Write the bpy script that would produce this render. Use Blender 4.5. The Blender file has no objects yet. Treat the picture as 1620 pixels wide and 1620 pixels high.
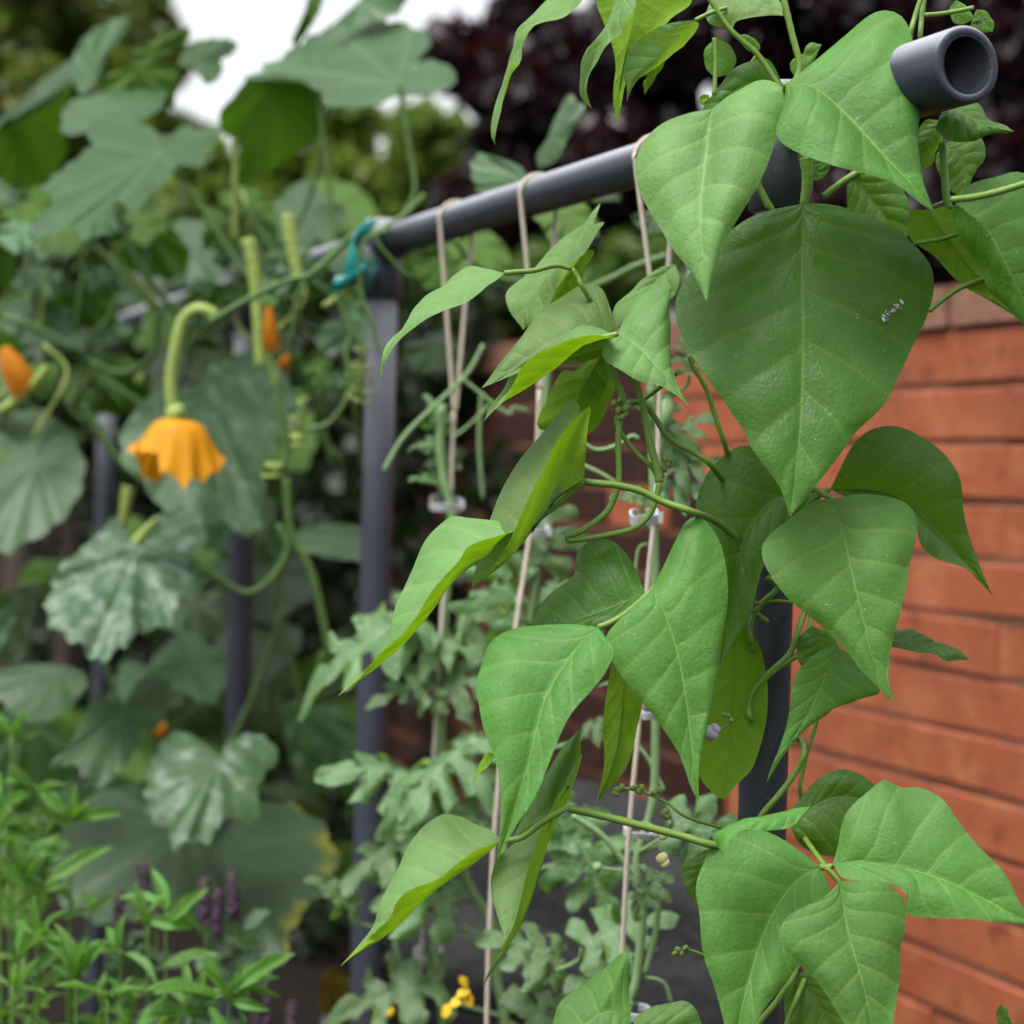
import bpy, math, random
import numpy as np
from mathutils import Vector, Matrix
rng = np.random.default_rng(7); random.seed(7)
sc = bpy.context.scene
COL = sc.collection
# ------------------------------------------------------------------ camera
FPX = 3000.0
pitch, roll = math.atan(66/3000), math.radians(1.5)
_cp, _sp, _cr, _sr = math.cos(pitch), math.sin(pitch), math.cos(roll), math.sin(roll)
CF = np.array([0, _cp, -_sp]); _u = np.array([0, _sp, _cp]); _r = np.array([1., 0, 0])
CR = _cr*_r + _sr*_u; CU = -_sr*_r + _cr*_u
CC = np.array([0, 0, 1.25])
cam = bpy.data.cameras.new('camera'); cam_o = bpy.data.objects.new('camera', cam); COL.objects.link(cam_o)
m3 = Matrix((CR, CU, -CF)).transposed()
cam_o.matrix_world = Matrix.Translation(CC) @ m3.to_4x4()
cam.sensor_width = 36; cam.lens = FPX/1620*36; cam.clip_start = 0.02; cam.clip_end = 500
cam.dof.use_dof = True; cam.dof.focus_distance = 1.2; cam.dof.aperture_fstop = 5.4
sc.camera = cam_o
# ------------------------------------------------------------------ sky, sun, exposure
SUN_EL, SUN_AZ = math.radians(66), math.radians(220)      # azimuth from +Y, clockwise: behind the camera, to its left
w = bpy.data.worlds.new('World'); sc.world = w; w.use_nodes = True
nt = w.node_tree; bg = nt.nodes['Background']
sky = nt.nodes.new('ShaderNodeTexSky'); sky.sky_type = 'NISHITA'; sky.sun_disc = False
sky.sun_elevation = SUN_EL; sky.sun_rotation = SUN_AZ; sky.dust_density = 4; sky.air_density = 1.0
hs = nt.nodes.new('ShaderNodeHueSaturation'); hs.inputs['Saturation'].default_value = 0.12
nt.links.new(sky.outputs[0], hs.inputs['Color']); nt.links.new(hs.outputs[0], bg.inputs[0]); bg.inputs[1].default_value = 0.115
sl = bpy.data.lights.new('sun', 'SUN'); sl.energy = 1.3; sl.angle = math.radians(25); sl.color = (1, .96, .9)
so = bpy.data.objects.new('sun', sl); COL.objects.link(so)
sd = Vector((math.sin(SUN_AZ)*math.cos(SUN_EL), math.cos(SUN_AZ)*math.cos(SUN_EL), math.sin(SUN_EL)))
so.rotation_euler = sd.to_track_quat('Z', 'Y').to_euler()
sc.view_settings.view_transform = 'Standard'; sc.view_settings.look = 'None'
sc.view_settings.exposure = 1.42; sc.view_settings.gamma = 1
sc.cycles.max_bounces = 8; sc.cycles.diffuse_bounces = 4; sc.cycles.glossy_bounces = 2; sc.cycles.transmission_bounces = 4
sc.cycles.transparent_max_bounces = 4; sc.cycles.caustics_reflective = False; sc.cycles.caustics_refractive = False
sc.cycles.use_denoising = True

# ------------------------------------------------------------------ helpers
def P(x, y, Z):
    """point seen at photo pixel (x, y), Z metres along the view axis"""
    x = np.asarray(x, float); y = np.asarray(y, float); Z = np.asarray(Z, float)
    return CC + Z[..., None]*CF + ((x-810)/FPX*Z)[..., None]*CR - ((y-810)/FPX*Z)[..., None]*CU
def Zt(x): return 100.2/(53+.0456*(x-700))          # depth of the trellis line at pixel column x
def mesh(name, V, F, mat, parent=None, smooth=True, uv=None):
    me = bpy.data.meshes.new(name); me.from_pydata([tuple(v) for v in V], [], [tuple(f) for f in F])
    if smooth: me.polygons.foreach_set('use_smooth', [True]*len(me.polygons))
    if uv is not None:
        l = me.uv_layers.new(name='UVMap'); idx = np.empty(len(me.loops), int); me.loops.foreach_get('vertex_index', idx)
        l.data.foreach_set('uv', np.asarray(uv)[idx].astype(np.float32).ravel())
    me.materials.append(mat); me.update()
    o = bpy.data.objects.new(name, me); COL.objects.link(o)
    if parent is not None: o.parent = parent
    return o
def under(o, part, M=None):
    o.parent = part
    if M is not None: o.matrix_parent_inverse = M.inverted()
    return o
def copy(o, parent=None, M=None, name=None):
    c = o.copy(); COL.objects.link(c); c.parent = parent
    if M is not None: c.matrix_world = M
    return c
def thing(name, label, cat, loc=(0, 0, 0), group=None, kind=None):
    o = bpy.data.objects.new(name, None); o.empty_display_size = .05; COL.objects.link(o)
    return tag(o, label, cat, group, kind)
def tag(o, label=None, cat=None, group=None, kind=None):
    if label: o['label'] = label
    if cat: o['category'] = cat
    if group: o['group'] = group
    if kind: o['kind'] = kind
    return o
def crom(pts, n):
    """Catmull-Rom through pts, resampled evenly to n points"""
    p = np.asarray(pts, float)
    if len(p) == 2: return p[0]+(p[1]-p[0])*np.linspace(0, 1, n)[:, None]
    q = np.vstack([2*p[0]-p[1], p, 2*p[-1]-p[-2]]); out = []
    for i in range(1, len(q)-2):
        s = np.linspace(0, 1, 14, endpoint=False)[:, None]; a, b, c, d = q[i-1], q[i], q[i+1], q[i+2]
        out.append(.5*((2*b)+(c-a)*s+(2*a-5*b+4*c-d)*s**2+(3*b-a-3*c+d)*s**3))
    out = np.vstack(out+[p[-1:]])
    L = np.r_[0, np.cumsum(np.linalg.norm(np.diff(out, axis=0), axis=1))]
    t = np.linspace(0, L[-1], n)
    return np.stack([np.interp(t, L, out[:, k]) for k in range(3)], 1)
def pts3(l, Z):
    """[(px, py[, d in cm])] -> world points"""
    a = np.array([(p[0], p[1], p[2] if len(p) > 2 else 0) for p in l], float)
    return P(a[:, 0], a[:, 1], Z+a[:, 2]/100)
def tube_vf(C, R, k=8, cap=True):
    C = np.asarray(C); n = len(C); T = np.gradient(C, axis=0); T /= np.linalg.norm(T, axis=1)[:, None]+1e-12
    R = np.broadcast_to(R, (n,)); up = np.array([0.31, .2, .93]); V = []
    N = np.cross(T[0], up); N /= np.linalg.norm(N)
    for i in range(n):
        N = N-T[i]*(N@T[i]); N /= np.linalg.norm(N)+1e-12; B = np.cross(T[i], N)
        for j in range(k):
            a = 2*math.pi*j/k; V.append(C[i]+R[i]*(math.cos(a)*N+math.sin(a)*B))
    F = [(i*k+j, i*k+(j+1) % k, (i+1)*k+(j+1) % k, (i+1)*k+j) for i in range(n-1) for j in range(k)]
    if cap: F += [tuple(range(k))[::-1], tuple(range((n-1)*k, n*k))]
    return V, F
def tube(name, C, R, mat, parent=None, k=8):
    V, F = tube_vf(C, R, k); return mesh(name, V, F, mat, parent)
def stem(parent, pts, Z, r, mat, name='stem', r2=None, n=None, k=8):
    """tube along pixel points; r in mm, tapering to r2"""
    C = crom(pts3(pts, Z), n or max(12, len(pts)*7)); wob = 1+.03*np.sin(np.arange(len(C))*1.7+rng.random()*6)
    return tube(name, C, np.linspace(r, r2 or r, len(C))/1000*wob, mat, parent, k)

# ------------------------------------------------------------------ materials
class NT:
    def __init__(s, name):
        s.m = bpy.data.materials.new(name); s.m.use_nodes = True; s.t = s.m.node_tree; s.t.nodes.clear()
        s.out = s.n('OutputMaterial')
    def n(s, k, **kw):
        o = s.t.nodes.new('ShaderNode'+k)
        for a, b in kw.items(): setattr(o, a, b)
        return o
    def l(s, a, b): s.t.links.new(a, b)
    def put(s, sock, v):
        if hasattr(v, 'is_linked') or isinstance(v, bpy.types.NodeSocket): s.l(v, sock)
        else: sock.default_value = v
    def math(s, op, a, b=None, c=None):
        o = s.n('Math', operation=op)
        for i, v in enumerate((a, b, c)):
            if v is not None: s.put(o.inputs[i], v)
        return o.outputs[0]
    def mix(s, f, a, b, blend='MIX'):
        o = s.n('Mix', data_type='RGBA', blend_type=blend); s.put(o.inputs[0], f)
        s.put(o.inputs[6], col(a)); s.put(o.inputs[7], col(b)); return o.outputs[2]
    def ramp(s, f, lo, hi):
        o = s.n('MapRange', interpolation_type='SMOOTHSTEP'); s.put(o.inputs[0], f); s.put(o.inputs[1], lo); s.put(o.inputs[2], hi)
        return o.outputs[0]
    def noise(s, scale, detail=3, vec=None, rough=.55):
        o = s.n('TexNoise'); o.inputs['Scale'].default_value = scale; o.inputs['Detail'].default_value = detail; o.inputs['Roughness'].default_value = rough
        if vec is not None: s.l(vec, o.inputs['Vector'])
        return o.outputs[0]
    def bump(s, h, strength, dist, prev=None):
        o = s.n('Bump'); o.inputs['Strength'].default_value = strength; o.inputs['Distance'].default_value = dist; s.put(o.inputs['Height'], h)
        if prev is not None: s.l(prev, o.inputs['Normal'])
        return o.outputs[0]
    def pos(s):
        """object-space position, shifted per object so copies differ"""
        g = s.n('TexCoord').outputs['Object']; r = s.n('ObjectInfo').outputs['Random']
        o = s.n('VectorMath', operation='ADD'); s.l(g, o.inputs[0]); c = s.n('CombineXYZ'); k = s.math('MULTIPLY', r, 37.0)
        s.l(k, c.inputs[0]); s.l(k, c.inputs[2]); s.l(c.outputs[0], o.inputs[1]); return o.outputs[0]
    def rand(s): return s.n('ObjectInfo').outputs['Random']
    def pr(s, color, rough=.5, spec=.4, normal=None, **kw):
        o = s.n('BsdfPrincipled'); s.put(o.inputs['Base Color'], col(color)); s.put(o.inputs['Roughness'], rough); s.put(o.inputs['Specular IOR Level'], spec)
        if normal is not None: s.l(normal, o.inputs['Normal'])
        for a, b in kw.items(): s.put(o.inputs[a], b)
        return o.outputs[0]
    def done(s, sh): s.l(sh, s.out.inputs[0]); return s.m
def col(c): return (*c, 1) if isinstance(c, tuple) and len(c) == 3 else c

def leaf_mat(name, top, under, trans, vein, mode='pinnate', powder=0, tfac=.3, rough=.48, spec=.38, nv=6.2, slope=.36, pucker=1.0, edge=None, vw=1.0):
    """two-sided leaf: upper and lower surface colours, veins in leaf coordinates, light passing through"""
    N = NT(name); uv = N.n('UVMap').outputs[0]; sx = N.n('SeparateXYZ'); N.l(uv, sx.inputs[0]); t, u = sx.outputs[0], sx.outputs[1]
    pos = N.pos(); rnd = N.rand()
    if mode == 'pinnate':                                  # uv = (t along midrib, .5 + .5 u across)
        au = N.math('ABSOLUTE', N.math('MULTIPLY_ADD', u, 2.0, -1.0))
        wav = N.math('MULTIPLY_ADD', N.noise(28, 2, pos), .05, -.025)
        s = N.math('ADD', N.math('SUBTRACT', t, N.math('MULTIPLY', N.math('POWER', au, .85), N.math('MULTIPLY_ADD', t, -.6*slope, slope))), wav)
        # the two halves' veins do not meet exactly
        side = N.math('MULTIPLY', N.math('GREATER_THAN', u, .5), .035)
        f = N.math('FRACT', N.math('MULTIPLY_ADD', N.math('ADD', s, side), nv, .5)); d = N.math('DIVIDE', N.math('ABSOLUTE', N.math('SUBTRACT', f, .5)), nv)
        lat = N.math('SUBTRACT', 1.0, N.ramp(d, .0012*vw, .0058*vw)); lat = N.math('MULTIPLY', lat, N.math('MULTIPLY_ADD', au, -.55, .75))
        mid = N.math('SUBTRACT', 1.0, N.ramp(N.math('DIVIDE', au, N.math('MULTIPLY_ADD', t, .4, .8)), .006*vw, .024*vw))
        soft = N.math('SUBTRACT', 1.0, N.ramp(d, .0, .03))
        k3 = N.math('ADD', N.math('MULTIPLY', au, 8.0), N.math('ADD', N.math('MULTIPLY', N.noise(60, 2, pos), 2.2), N.math('MULTIPLY', N.math('FLOOR', N.math('MULTIPLY_ADD', s, nv, .5)), .37)))
        lad = N.math('SUBTRACT', 1.0, N.ramp(N.math('ABSOLUTE', N.math('SUBTRACT', N.math('FRACT', k3), .5)), .0, .16))
    else:                                                  # uv = (angle, radius)
        f = N.math('FRACT', N.math('MULTIPLY_ADD', t, nv, .5)); d = N.math('MULTIPLY', N.math('ABSOLUTE', N.math('SUBTRACT', f, .5)), N.math('ADD', u, .03))
        mid = N.math('SUBTRACT', 1.0, N.ramp(d, .006, .03)); s2 = N.math('SUBTRACT', u, N.math('MULTIPLY', N.math('ABSOLUTE', N.math('SUBTRACT', f, .5)), .5))
        f2 = N.math('ABSOLUTE', N.math('SUBTRACT', N.math('FRACT', N.math('MULTIPLY', s2, 6.0)), .5)); lat = N.math('MULTIPLY', N.math('SUBTRACT', 1.0, N.ramp(f2, .02, .08)), .5)
        soft = N.math('SUBTRACT', 1.0, N.ramp(d, .0, .12)); lad = lat
    v = N.math('MAXIMUM', mid, lat)
    vor = N.n('TexVoronoi', feature='DISTANCE_TO_EDGE'); vor.inputs['Scale'].default_value = 230; N.l(pos, vor.inputs['Vector'])
    cell = N.ramp(vor.outputs[0], 0.0, .30)
    big = N.noise(22, 3, pos); fine = N.noise(160, 4, pos, .65)
    tone = N.math('ADD', N.math('MULTIPLY', N.ramp(big, .3, .7), .5), N.math('MULTIPLY', fine, .5))
    tv = N.math('MULTIPLY_ADD', rnd, .5 if mode == 'pinnate' else .75, .75 if mode == 'pinnate' else .62)
    tc = N.mix(tone, tuple(c*.72 for c in top), tuple(min(1, c*1.3) for c in top)); tc = N.mix(N.math('MULTIPLY', soft, .12), tc, vein)
    tc = N.mix(N.math('MULTIPLY', N.math('SUBTRACT', 1.0, cell), .07), tc, vein); tc = N.mix(N.math('MULTIPLY', lad, .06), tc, vein); tc = N.mix(N.math('MULTIPLY', v, .8), tc, vein)
    hsv = N.n('HueSaturation'); N.l(N.math('MULTIPLY_ADD', rnd, .025, .4875), hsv.inputs['Hue']); N.l(tv, hsv.inputs['Value']); N.l(tc, hsv.inputs['Color']); tc = hsv.outputs[0]
    if powder:
        pn = N.noise(46, 5, pos, .62); pm = N.math('MULTIPLY', N.ramp(pn, .66-.24*powder, .80-.14*powder), min(1, .3+.4*powder)); tc = N.mix(pm, tc, (.24, .30, .26))
    sp = N.ramp(N.noise(420, 1, pos), .75, .77); tc = N.mix(N.math('MULTIPLY', sp, .35), tc, (.45, .55, .35))
    if edge is not None:
        e = N.math('MULTIPLY', N.ramp(u if mode != 'pinnate' else au, .8, 1.0), N.ramp(big, .45, .6)); tc = N.mix(e, tc, edge)
    uc = N.mix(tone, tuple(c*.85 for c in under), tuple(min(1, c*1.15) for c in under)); uc = N.mix(N.math('MULTIPLY', v, .35), uc, tuple(c*.55 for c in vein)); 
    bf = N.n('NewGeometry').outputs['Backfacing']
    base = N.mix(bf, tc, uc)
    b0 = N.bump(N.math('SUBTRACT', 1.0, lad), .10*pucker, .0009); b1 = N.bump(cell, .19*pucker, .0006, b0); b2 = N.bump(fine, .3*pucker, .0005, b1); b3 = N.bump(N.math('SUBTRACT', 1.0, N.math('MAXIMUM', v, N.math('MULTIPLY', soft, .7))), .35, .0009, b2); b4 = N.bump(N.noise(70, 2, pos), .13*pucker, .006, N.bump(big, .5*pucker, .004, b3))
    a = N.pr(base, N.math('MULTIPLY_ADD', bf, .25, rough), spec, b4)
    tr = N.n('BsdfTranslucent'); N.put(tr.inputs[0], N.mix(N.math('MULTIPLY', v, .6), trans, tuple(c*.5 for c in trans))); N.l(b4, tr.inputs['Normal'])
    mx = N.n('MixShader'); mx.inputs[0].default_value = tfac; N.l(a, mx.inputs[1]); N.l(tr.outputs[0], mx.inputs[2])
    return N.done(mx.outputs[0])
def plain(name, c, rough=.5, spec=.4, var=.2, scale=40, bump=.2, dist=.001, trans=None, **kw):
    N = NT(name); pos = N.pos(); n = N.noise(scale, 4, pos); cc = N.mix(n, tuple(x*(1-var) for x in c), tuple(min(1, x*(1+var)) for x in c))
    s = N.pr(cc, rough, spec, N.bump(N.noise(scale*3, 3, pos), bump, dist), **kw)
    if trans:
        tr = N.n('BsdfTranslucent'); tr.inputs[0].default_value = col(trans); mx = N.n('MixShader'); mx.inputs[0].default_value = .35; N.l(s, mx.inputs[1]); N.l(tr.outputs[0], mx.inputs[2]); s = mx.outputs[0]
    return N.done(s)
BEAN = leaf_mat('bean_leaf', (.058, .162, .026), (.13, .25, .014), (.23, .47, .006), (.18, .30, .065), rough=.6, spec=.38, tfac=.30)
BEAN_OLD = leaf_mat('mature_bean_leaf', (.040, .128, .012), (.10, .21, .014), (.18, .42, .006), (.13, .25, .045), rough=.48, spec=.42, tfac=.26)
BEAN_BIG = leaf_mat('big_bean_leaf', (.036, .135, .014), (.10, .21, .014), (.17, .42, .006), (.12, .25, .045), rough=.45, spec=.36, tfac=.26)
BEAN_NEW = leaf_mat('young_bean_leaf', (.106, .215, .060), (.17, .29, .014), (.27, .50, .006), (.21, .33, .10), rough=.6, spec=.38, tfac=.30)
SQUASH = leaf_mat('squash_leaf', (.032, .078, .026), (.05, .12, .008), (.09, .25, .004), (.07, .13, .055), 'polar', nv=7, powder=.12, tfac=.25, rough=.46, spec=.4)
SQUASHP = leaf_mat('squash_leaf_mildew', (.032, .085, .032), (.06, .12, .014), (.10, .25, .01), (.11, .18, .11), 'polar', nv=7, powder=.95, tfac=.2)
SQUASHM = leaf_mat('squash_leaf_spotted', (.035, .095, .03), (.07, .14, .03), (.10, .25, .01), (.07, .13, .06), 'polar', nv=7, powder=.72, tfac=.2)
SQUASHY = leaf_mat('squash_leaf_yellowing', (.035, .085, .03), (.07, .14, .03), (.12, .22, .01), (.07, .12, .06), 'polar', nv=7, powder=.2, tfac=.25, edge=(.2, .19, .015))
MELON = leaf_mat('melon_leaf', (.098, .195, .072), (.10, .20, .02), (.18, .42, .02), (.24, .34, .20), nv=6, slope=.2, rough=.36, spec=.55, vw=1.6)
PEPPER = leaf_mat('pepper_leaf', (.062, .175, .02), (.11, .25, .025), (.24, .50, .02), (.18, .34, .09), nv=6, rough=.33, spec=.5, pucker=.6, vw=1.3)
BASIL = leaf_mat('basil_leaf', (.08, .14, .075), (.12, .18, .08), (.12, .22, .05), (.2, .25, .15), nv=5)
STEM = plain('bean_stem', (.13, .23, .035), .45, .4, .25, 60, .3, .0006)
SSTEM = plain('squash_stem', (.06, .125, .028), .5, .35, .3, 40, .4, .001)
SSTEMP = plain('pale_squash_stem', (.22, .30, .07), .5, .35, .2, 40, .4, .001)
MSTEM = plain('melon_stem', (.17, .28, .12), .6, .3, .2, 60, .5, .001)
PSTEM = plain('pepper_stem', (.08, .17, .03), .45, .4, .2, 60, .3, .0006)
WOOD = plain('bark', (.06, .045, .035), .9, .2, .4, 20, .8, .01)
def pipe_mat():
    N = NT('grey_plastic_pipe'); pos = N.pos(); n = N.noise(9, 5, pos, .65); f = N.noise(300, 2, pos)
    dust = N.math('MULTIPLY', N.ramp(n, .45, .7), .35); c = N.mix(dust, (.032, .036, .053), (.066, .070, .094))
    c = N.mix(N.math('MULTIPLY', N.ramp(f, .68, .74), .4), c, (.2, .2, .2))
    nz = N.n('SeparateXYZ'); N.l(N.n('NewGeometry').outputs['Normal'], nz.inputs[0]); c = N.mix(N.math('MULTIPLY', N.ramp(nz.outputs[2], .1, .85), N.math('MULTIPLY_ADD', n, .4, .5)), c, (.42, .43, .49))       # dusty upward faces, made paler to paint in the sky highlight
    return N.done(N.pr(c, N.math('MULTIPLY_ADD', n, .2, .38), .35, N.bump(f, .12, .0004)))
PIPE = pipe_mat()
STRING = plain('cotton_string', (.50, .44, .37), .9, .1, .25, 300, .9, .001)
CLIP = plain('white_plastic', (.45, .46, .49), .4, .4, .06, 60, .1, .0005)
TEAL = plain('teal_tie', (.0, .19, .18), .4, .4, .2, 40, .2, .001)
PETAL = plain('squash_petal', (.72, .31, .006), .55, .25, .3, 50, .4, .001, trans=(.6, .28, .01))
PETALO = plain('spent_petal', (.50, .19, .008), .6, .25, .3, 60, .4, .001, trans=(.6, .25, .01))
YEL = plain('melon_petal', (.55, .36, .01), .5, .3, .15, 60, .3, .001)
LILAC = plain('bean_petal', (.4, .33, .44), .5, .3, .15, 200, .2, .0005)
CREAM = plain('cream_petal', (.5, .47, .25), .5, .3, .15, 200, .2, .0005)
BUDM = plain('bean_bud', (.15, .21, .06), .6, .3, .35, 200, .5, .0005)
SPIKE = plain('basil_spike', (.09, .05, .085), .7, .2, .4, 200, .8, .002)
SOIL = plain('soil', (.010, .008, .006), .95, .1, .5, 12, .9, .02)
ROCK = plain('dark_rock', (.028, .027, .029), .85, .2, .5, 14, .8, .01)
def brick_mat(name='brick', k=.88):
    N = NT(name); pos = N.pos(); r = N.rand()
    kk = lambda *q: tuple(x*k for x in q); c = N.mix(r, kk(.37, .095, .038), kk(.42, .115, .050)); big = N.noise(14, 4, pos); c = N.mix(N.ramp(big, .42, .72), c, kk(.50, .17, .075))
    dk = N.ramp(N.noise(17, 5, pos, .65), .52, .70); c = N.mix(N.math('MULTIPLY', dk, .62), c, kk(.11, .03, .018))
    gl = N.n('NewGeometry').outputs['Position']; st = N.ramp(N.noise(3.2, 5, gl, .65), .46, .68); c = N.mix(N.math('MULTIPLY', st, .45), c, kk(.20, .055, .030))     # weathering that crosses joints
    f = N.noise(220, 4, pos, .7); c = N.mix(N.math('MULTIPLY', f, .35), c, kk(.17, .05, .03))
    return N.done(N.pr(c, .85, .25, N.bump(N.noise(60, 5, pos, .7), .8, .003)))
BRICK = brick_mat(); BRICK_SHADE = brick_mat('brick_in_shade', .08)  # second one is a darkened copy: shade on the far wall put into colour
MORTAR = plain('mortar', (.17, .075, .05), .95, .1, .8, 9, .9, .004)
COPING = plain('coping', (.20, .10, .07), .9, .2, .35, 15, .7, .005)

# ------------------------------------------------------------------ ground
g = np.linspace(-60, 60, 25); V = [(x, y+40, 0) for y in g for x in g]
F = [(j*25+i, j*25+i+1, (j+1)*25+i+1, (j+1)*25+i) for j in range(24) for i in range(24)]
tag(mesh('ground', V, F, SOIL), 'dark bare garden soil under the plants', kind='structure')

# ------------------------------------------------------------------ trellis of grey pipe
BD = np.array([-.39081824, .92046787, 0]); BN = np.array([BD[1], -BD[0], 0])      # along the trellis; away from the camera
B0 = P(1530, 102, Zt(1530)); 
def beam_at(x):                                                  # the beam's axis at pixel column x
    q = P(x, 0, 1)-CC; q2 = P(x, 1, 1)-CC; n = np.cross(q, q2); s = -((B0-CC)@n)/(BD@n); return B0+BD*s
PR = .0167
tre = thing('pipe_trellis', 'dark grey plastic pipe trellis frame carrying the vines', 'trellis')
def straight(name, a, b, r, parent=tre, k=28, mat=PIPE): return tube(name, np.linspace(a, b, 6), r, mat, parent, k)
def hollow(name, a, b, ro, ri, parent):
    d = (b-a)/np.linalg.norm(b-a); u = np.cross(d, [0, 0, 1.]); u /= np.linalg.norm(u) if np.linalg.norm(u) > .1 else 1
    if abs(d[2]) > .9: u = np.array([1., 0, 0])
    v = np.cross(d, u); k = 48; prof = [(b, ri), (b, ri), (a, ri), (a+d*.0012, ri+.0002), (a, ri+.0012), (a, ro-.0015), (a+d*.0015, ro), (b-d*.001, ro), (b, ro-.001)]
    V = [c+r*(math.cos(2*math.pi*j/k)*u+math.sin(2*math.pi*j/k)*v) for c, r in prof[1:] for j in range(k)]; n = len(prof)-1
    F = [(i*k+j, (i+1)*k+j, (i+1)*k+(j+1) % k, i*k+(j+1) % k) for i in range(n-1) for j in range(k)]
    o = mesh(name, V, F, PIPE, parent); return o
pe = B0.copy(); pe2 = B0+BD*.085
hollow('coupling', pe, pe2, PR*1.36, PR*.98, tre)
pR = beam_at(1238); pL = beam_at(607); p3 = beam_at(392); p4 = beam_at(172); pE = beam_at(-150)
straight('beam', B0+BD*.06, pL-BD*.01, PR)
straight('beam', pL+BD*.02, p3+BD*.01, PR); straight('beam', p3+BD*.02, pE, PR)
for p, top in ((pR, -.008), (pL, 0), (p3, 0), (p4, 0)):
    straight('post', np.array([p[0], p[1], 0]), p+np.array([0, 0, -.02]), PR)
    hollow('fitting', p+np.array([0, 0, -.062]), p+np.array([0, 0, -.004]), PR*1.30, PR*.99, tre)
    if p is not pR: hollow('fitting', p-BD*.045, p+BD*.03, PR*1.28, PR*.99, tre)
    r = straight('fitting', p+np.array([0, 0, -.018]), p+np.array([0, 0, .024]), PR*1.26)

# ------------------------------------------------------------------ brick wall behind the trellis
W0 = P(1500, 740, 2.5); WZ0 = W0[2]
wall = thing('brick_wall', 'orange red brick garden wall behind the trellis', 'wall')
def wall_pt(s, h, out): return W0+BD*s+np.array([0, 0, h])-BN*out          # out: towards the camera
CH = .075; top_h = .178; nc = 22
def cham_box(L, H, D, c, jit=0):
    """brick: chamfered front edges; x along, z up, y=0 face, depth D behind"""
    r = rng
    f = [(c+r.uniform(-1, 1)*jit, 0, c+r.uniform(-1, 1)*jit), (L-c+r.uniform(-1, 1)*jit, 0, c), (L-c, 0, H-c+r.uniform(-1, 1)*jit), (c, 0, H-c)]
    b = [(0, c, 0), (L, c, 0), (L, c, H), (0, c, H)]; e = [(0, D, 0), (L, D, 0), (L, D, H), (0, D, H)]
    V = f+b+e; Fc = [(0, 1, 2, 3)]
    for o in (0, 4): Fc += [(o+i, o+4+i, o+4+(i+1) % 4, o+(i+1) % 4) for i in range(4)]
    return V, [tuple(reversed(q)) for q in Fc]
basis = Matrix((Vector(-BD), Vector(BN), Vector((0, 0, 1)))).transposed()
protos = []
for i in range(4):
    V, F = cham_box(.2246, .067, .06, .002+.0005*i, .0012); o = mesh('brick', V, F, BRICK, wall, smooth=False); protos.append(o)
shade_meshes = []; lit_meshes = [p.data for p in protos]
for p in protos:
    q = p.data.copy(); q.materials.clear(); q.materials.append(BRICK_SHADE); shade_meshes.append(q)
far = []; first = [True]*4; nb = 0
for c in range(nc):
    h = top_h-c*CH-.067; sft = .1125 if c % 2 else 0
    for k in range(-3, 42):
        s = k*.225+sft; pt = wall_pt(s, h, rng.uniform(-.002, .0025))
        M = Matrix.Translation(Vector(pt)) @ basis.to_4x4() @ Matrix.Rotation(rng.normal()*.006, 4, 'Y')
        if k < 10 and c < 19:
            i = int(rng.integers(4))
            if first[i]: o = protos[i]; o.matrix_world = M; first[i] = False
            else: o = copy(protos[i], wall, M)
            o.data = shade_meshes[i] if rng.random() < (s-.7)/.35 else lit_meshes[i]          # the wall's shade painted in: more darkened bricks along the far stretch
            nb += 1
        else: far.append(M)
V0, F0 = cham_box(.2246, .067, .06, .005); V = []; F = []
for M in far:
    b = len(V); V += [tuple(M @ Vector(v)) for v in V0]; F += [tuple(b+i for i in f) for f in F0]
tag(mesh('brickwork', V, F, BRICK_SHADE, wall, smooth=False), kind='stuff')
def wall_box(name, s0, s1, h0, h1, o0, o1, mat):
    c = [wall_pt(s, h, o) for o in (o0, o1) for h in (h0, h1) for s in (s0, s1)]
    return mesh(name, c, [(0, 1, 3, 2), (4, 6, 7, 5), (0, 4, 5, 1), (2, 3, 7, 6), (0, 2, 6, 4), (1, 5, 7, 3)], mat, wall, smooth=False)
wall_box('mortar', -1, 9.6, -WZ0, top_h+.004, -.2, -.0025, MORTAR)
for k in range(-2, 21):
    wall_box('coping_stone', k*.45+.006, k*.45+.444, top_h+.008, top_h+.062, -.23, .008, COPING)

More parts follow.
